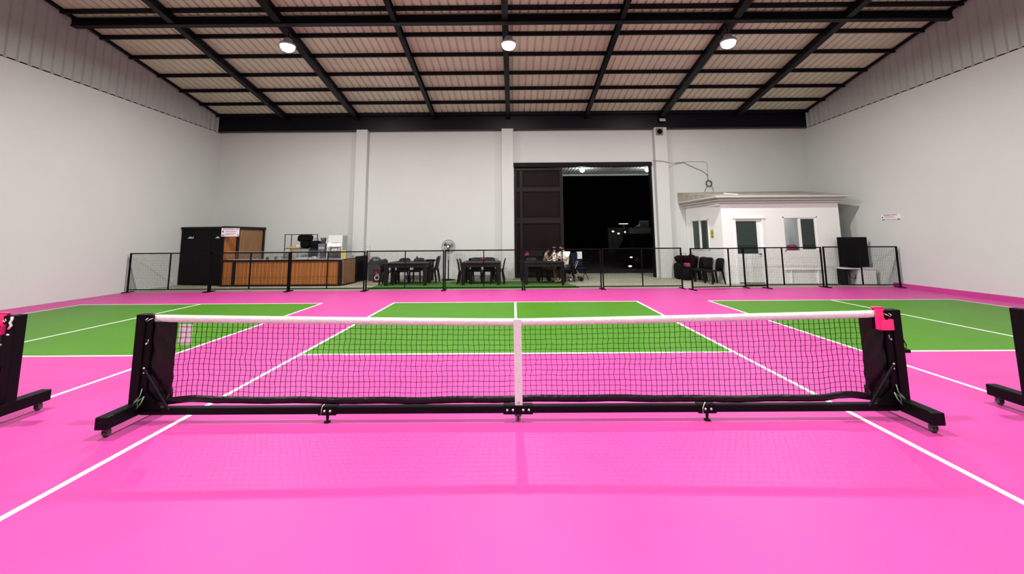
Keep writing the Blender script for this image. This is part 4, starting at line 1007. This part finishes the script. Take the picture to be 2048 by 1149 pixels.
tag(MB().blob((0, 0, .10), (.16, .08, .10), 14, 8, .7, .1).build('toy_heap', 'brownbag', None, (9.32, 10.62, 1.05)), 'dull red and tan bundle on a shelf inside the open booth window, left', 'bundle')
tag(MB().blob((0, 0, .12), (.17, .08, .12), 14, 8, .7, .1).build('toy_heap', 'pinkbag', None, (9.64, 10.62, 1.05)), 'pinkish bundle on a shelf inside the open booth window, beside the sash', 'bundle')
MB().box(9.14, 10.4, ky + .13, ky + .5, 1.02, 1.049).build('inner_shelf', 'white', K)
# left window
mb = MB()
def lbox(y0, y1, z0, z1, d0, d1, m_):
    m_.add([(lx(y0) + d0, y0, z0), (lx(y1) + d0, y1, z0), (lx(y1) + d1, y1, z0), (lx(y0) + d1, y0, z0), (lx(y0) + d0, y0, z1), (lx(y1) + d0, y1, z1), (lx(y1) + d1, y1, z1), (lx(y0) + d1, y0, z1)],
           [(0, 1, 2, 3), (4, 5, 6, 7), (0, 1, 5, 4), (1, 2, 6, 5), (2, 3, 7, 6), (3, 0, 4, 7)])
for (a, b, c, d) in [(11.08, 11.13, 1.08, 2.22), (12.15, 12.2, 1.08, 2.22), (11.08, 12.2, 2.17, 2.22), (11.08, 12.2, 1.08, 1.13), (11.60, 11.68, 1.08, 2.22)]: lbox(a, b, c, d, -.015, .06, mb)
W2 = mb.build('window_frame', 'white', K)
for a, b in ((11.13, 11.60), (11.68, 12.15)): mb = MB(); lbox(a, b, 1.13, 2.17, .02, .03, mb); mb.build('pane', 'tint', W2)
t = thing('warning_sign', 'small yellow sign with a black round symbol on the booth side wall', 'sign', (0, 0, 0))
mb = MB(); lbox(10.80, 10.98, 1.52, 1.84, -.008, -.002, mb); mb.build('board', 'yellow', t)
mb = MB(); cy, cz = 10.89, 1.71; mb.tube([(lx(cy + .055 * math.cos(a)) - .010, cy + .055 * math.cos(a), cz + .055 * math.sin(a)) for a in [2 * math.pi * i / 16 for i in range(16)]], .007, 5, True); mb.tube([(lx(cy) - .01, cy - .03, cz + .03), (lx(cy) - .01, cy + .03, cz - .03)], .007, 5); lbox(10.84, 10.94, 1.555, 1.60, -.011, -.008, mb); mb.build('symbol', 'ink', t)

# desk and screen by the right wall
t = thing('desk', 'white desk with a dark open left side beside the booth', 'desk', (10.72, 9.72, 0))
MB().box(0, .98, 0, .45, .50, .53, .004).build('desktop', 'white', t)
MB().box(.40, .96, .02, .43, .0, .50, .004).build('cabinet', 'white', t)
MB().box(.0, .40, .36, .40, 0, .50).build('back_panel', 'greybag', t)
MB().box(.0, .03, .02, .40, 0, .50).build('leg', 'blk', t)
t = thing('television', 'large black flat screen standing on the desk beside the booth', 'television', (10.72, 9.95, .53))
MB().box(0, .96, 0, .05, .03, 1.0, .008).build('casing', 'blk', t); MB().box(.03, .93, -.006, 0, .06, .97).build('screen', 'screen', t); MB().box(.3, .66, -.12, .12, 0, .03, .004).build('stand', 'blk', t)
t = thing('desk_lamp', 'small dark bent lamp on the desk in front of the screen', 'lamp', (11.30, 9.80, .53)); MB().lathe([(.06, 0), (.055, .015), (.01, .02)], 14).build('base', 'silver', t); MB().tube([(0, 0, .02), (0, 0, .2), (-.05, 0, .26)], .006, 6).build('arm', 'silver', t)
tag(MB().tube([(0, 0, .49), (.02, 0, .35), (.10, 0, .22), (.22, 0, .18), (.26, 0, .3), (.28, 0, .48)], .010, 6).build('power_cable', 'blk', None, (10.86, 9.85, 0)), 'black cable looping under the desk', 'cable')

# wall fittings and cables
t = thing('floodlight', 'unlit black floodlight with pale glass on the eaves beam', 'floodlight', (5.97, 12.25, 6.24))
MB().box(-.14, .14, -.02, .05, -.09, .09, .008, (R(-30), 0, 0)).build('casing', 'blk', t); MB().box(-.12, .12, -.03, -.021, -.075, .075, 0, (R(-30), 0, 0)).build('glass', mat('floodlight_glass', (.6, .6, .6), .2), t)
MB().tube([(-.12, .03, -.02), (-.12, .10, -.10), (.12, .10, -.10), (.12, .03, -.02)], .008, 6).build('bracket', 'blk', t)
t = thing('wall_speaker', 'square brown vent box at the top of the pilaster below the floodlight', 'speaker', (5.86, 12.33, 5.78))
MB().box(-.14, .14, -.02, .02, -.14, .14, .006).build('casing', mat('khaki', (.16, .14, .09), .6), t); MB().lathe([(.10, -.03), (.09, -.022)], 20, 'Y').build('grille', 'blk', t)
tag(MB().tube([(5.5, 12.3, 4.60), (5.9, 12.3, 4.58), (6.28, 12.3, 4.49), (6.5, 12.55, 4.5), (6.85, 12.57, 4.56), (7.2, 12.57, 4.38), (7.6, 12.57, 4.2), (7.78, 12.57, 4.05), (7.81, 12.57, 3.85)], .009, 6).build('power_cable', 'greybag'), 'sagging dark cable from the gateway to the coil above the booth', 'cable')
tag(MB().tube([(6.5, 12.58, 4.55), (7.1, 12.58, 4.60), (7.75, 12.58, 4.58), (7.81, 12.58, 4.52), (7.81, 12.58, 3.85)], .008, 6).build('conduit', 'grey'), 'thin pale cable running level then down to the coil above the booth', 'cable')
mb = MB()
for q in range(5): mb.tube([(7.80 + .11 * math.cos(a) + .01 * q, 12.52 + .012 * q, 3.70 + .12 * math.sin(a)) for a in [2 * math.pi * i / 20 for i in range(20)]], .009, 5, True)
mb.tube([(7.74, 12.5, 3.6), (7.66, 12.5, 3.5), (7.60, 12.5, 3.36)], .007, 5); mb.tube([(7.86, 12.5, 3.6), (7.94, 12.5, 3.5), (7.96, 12.5, 3.36)], .007, 5)
tag(mb.build('cable_coil', 'blk'), 'black coil of cable hanging above the booth roof', 'cable coil')
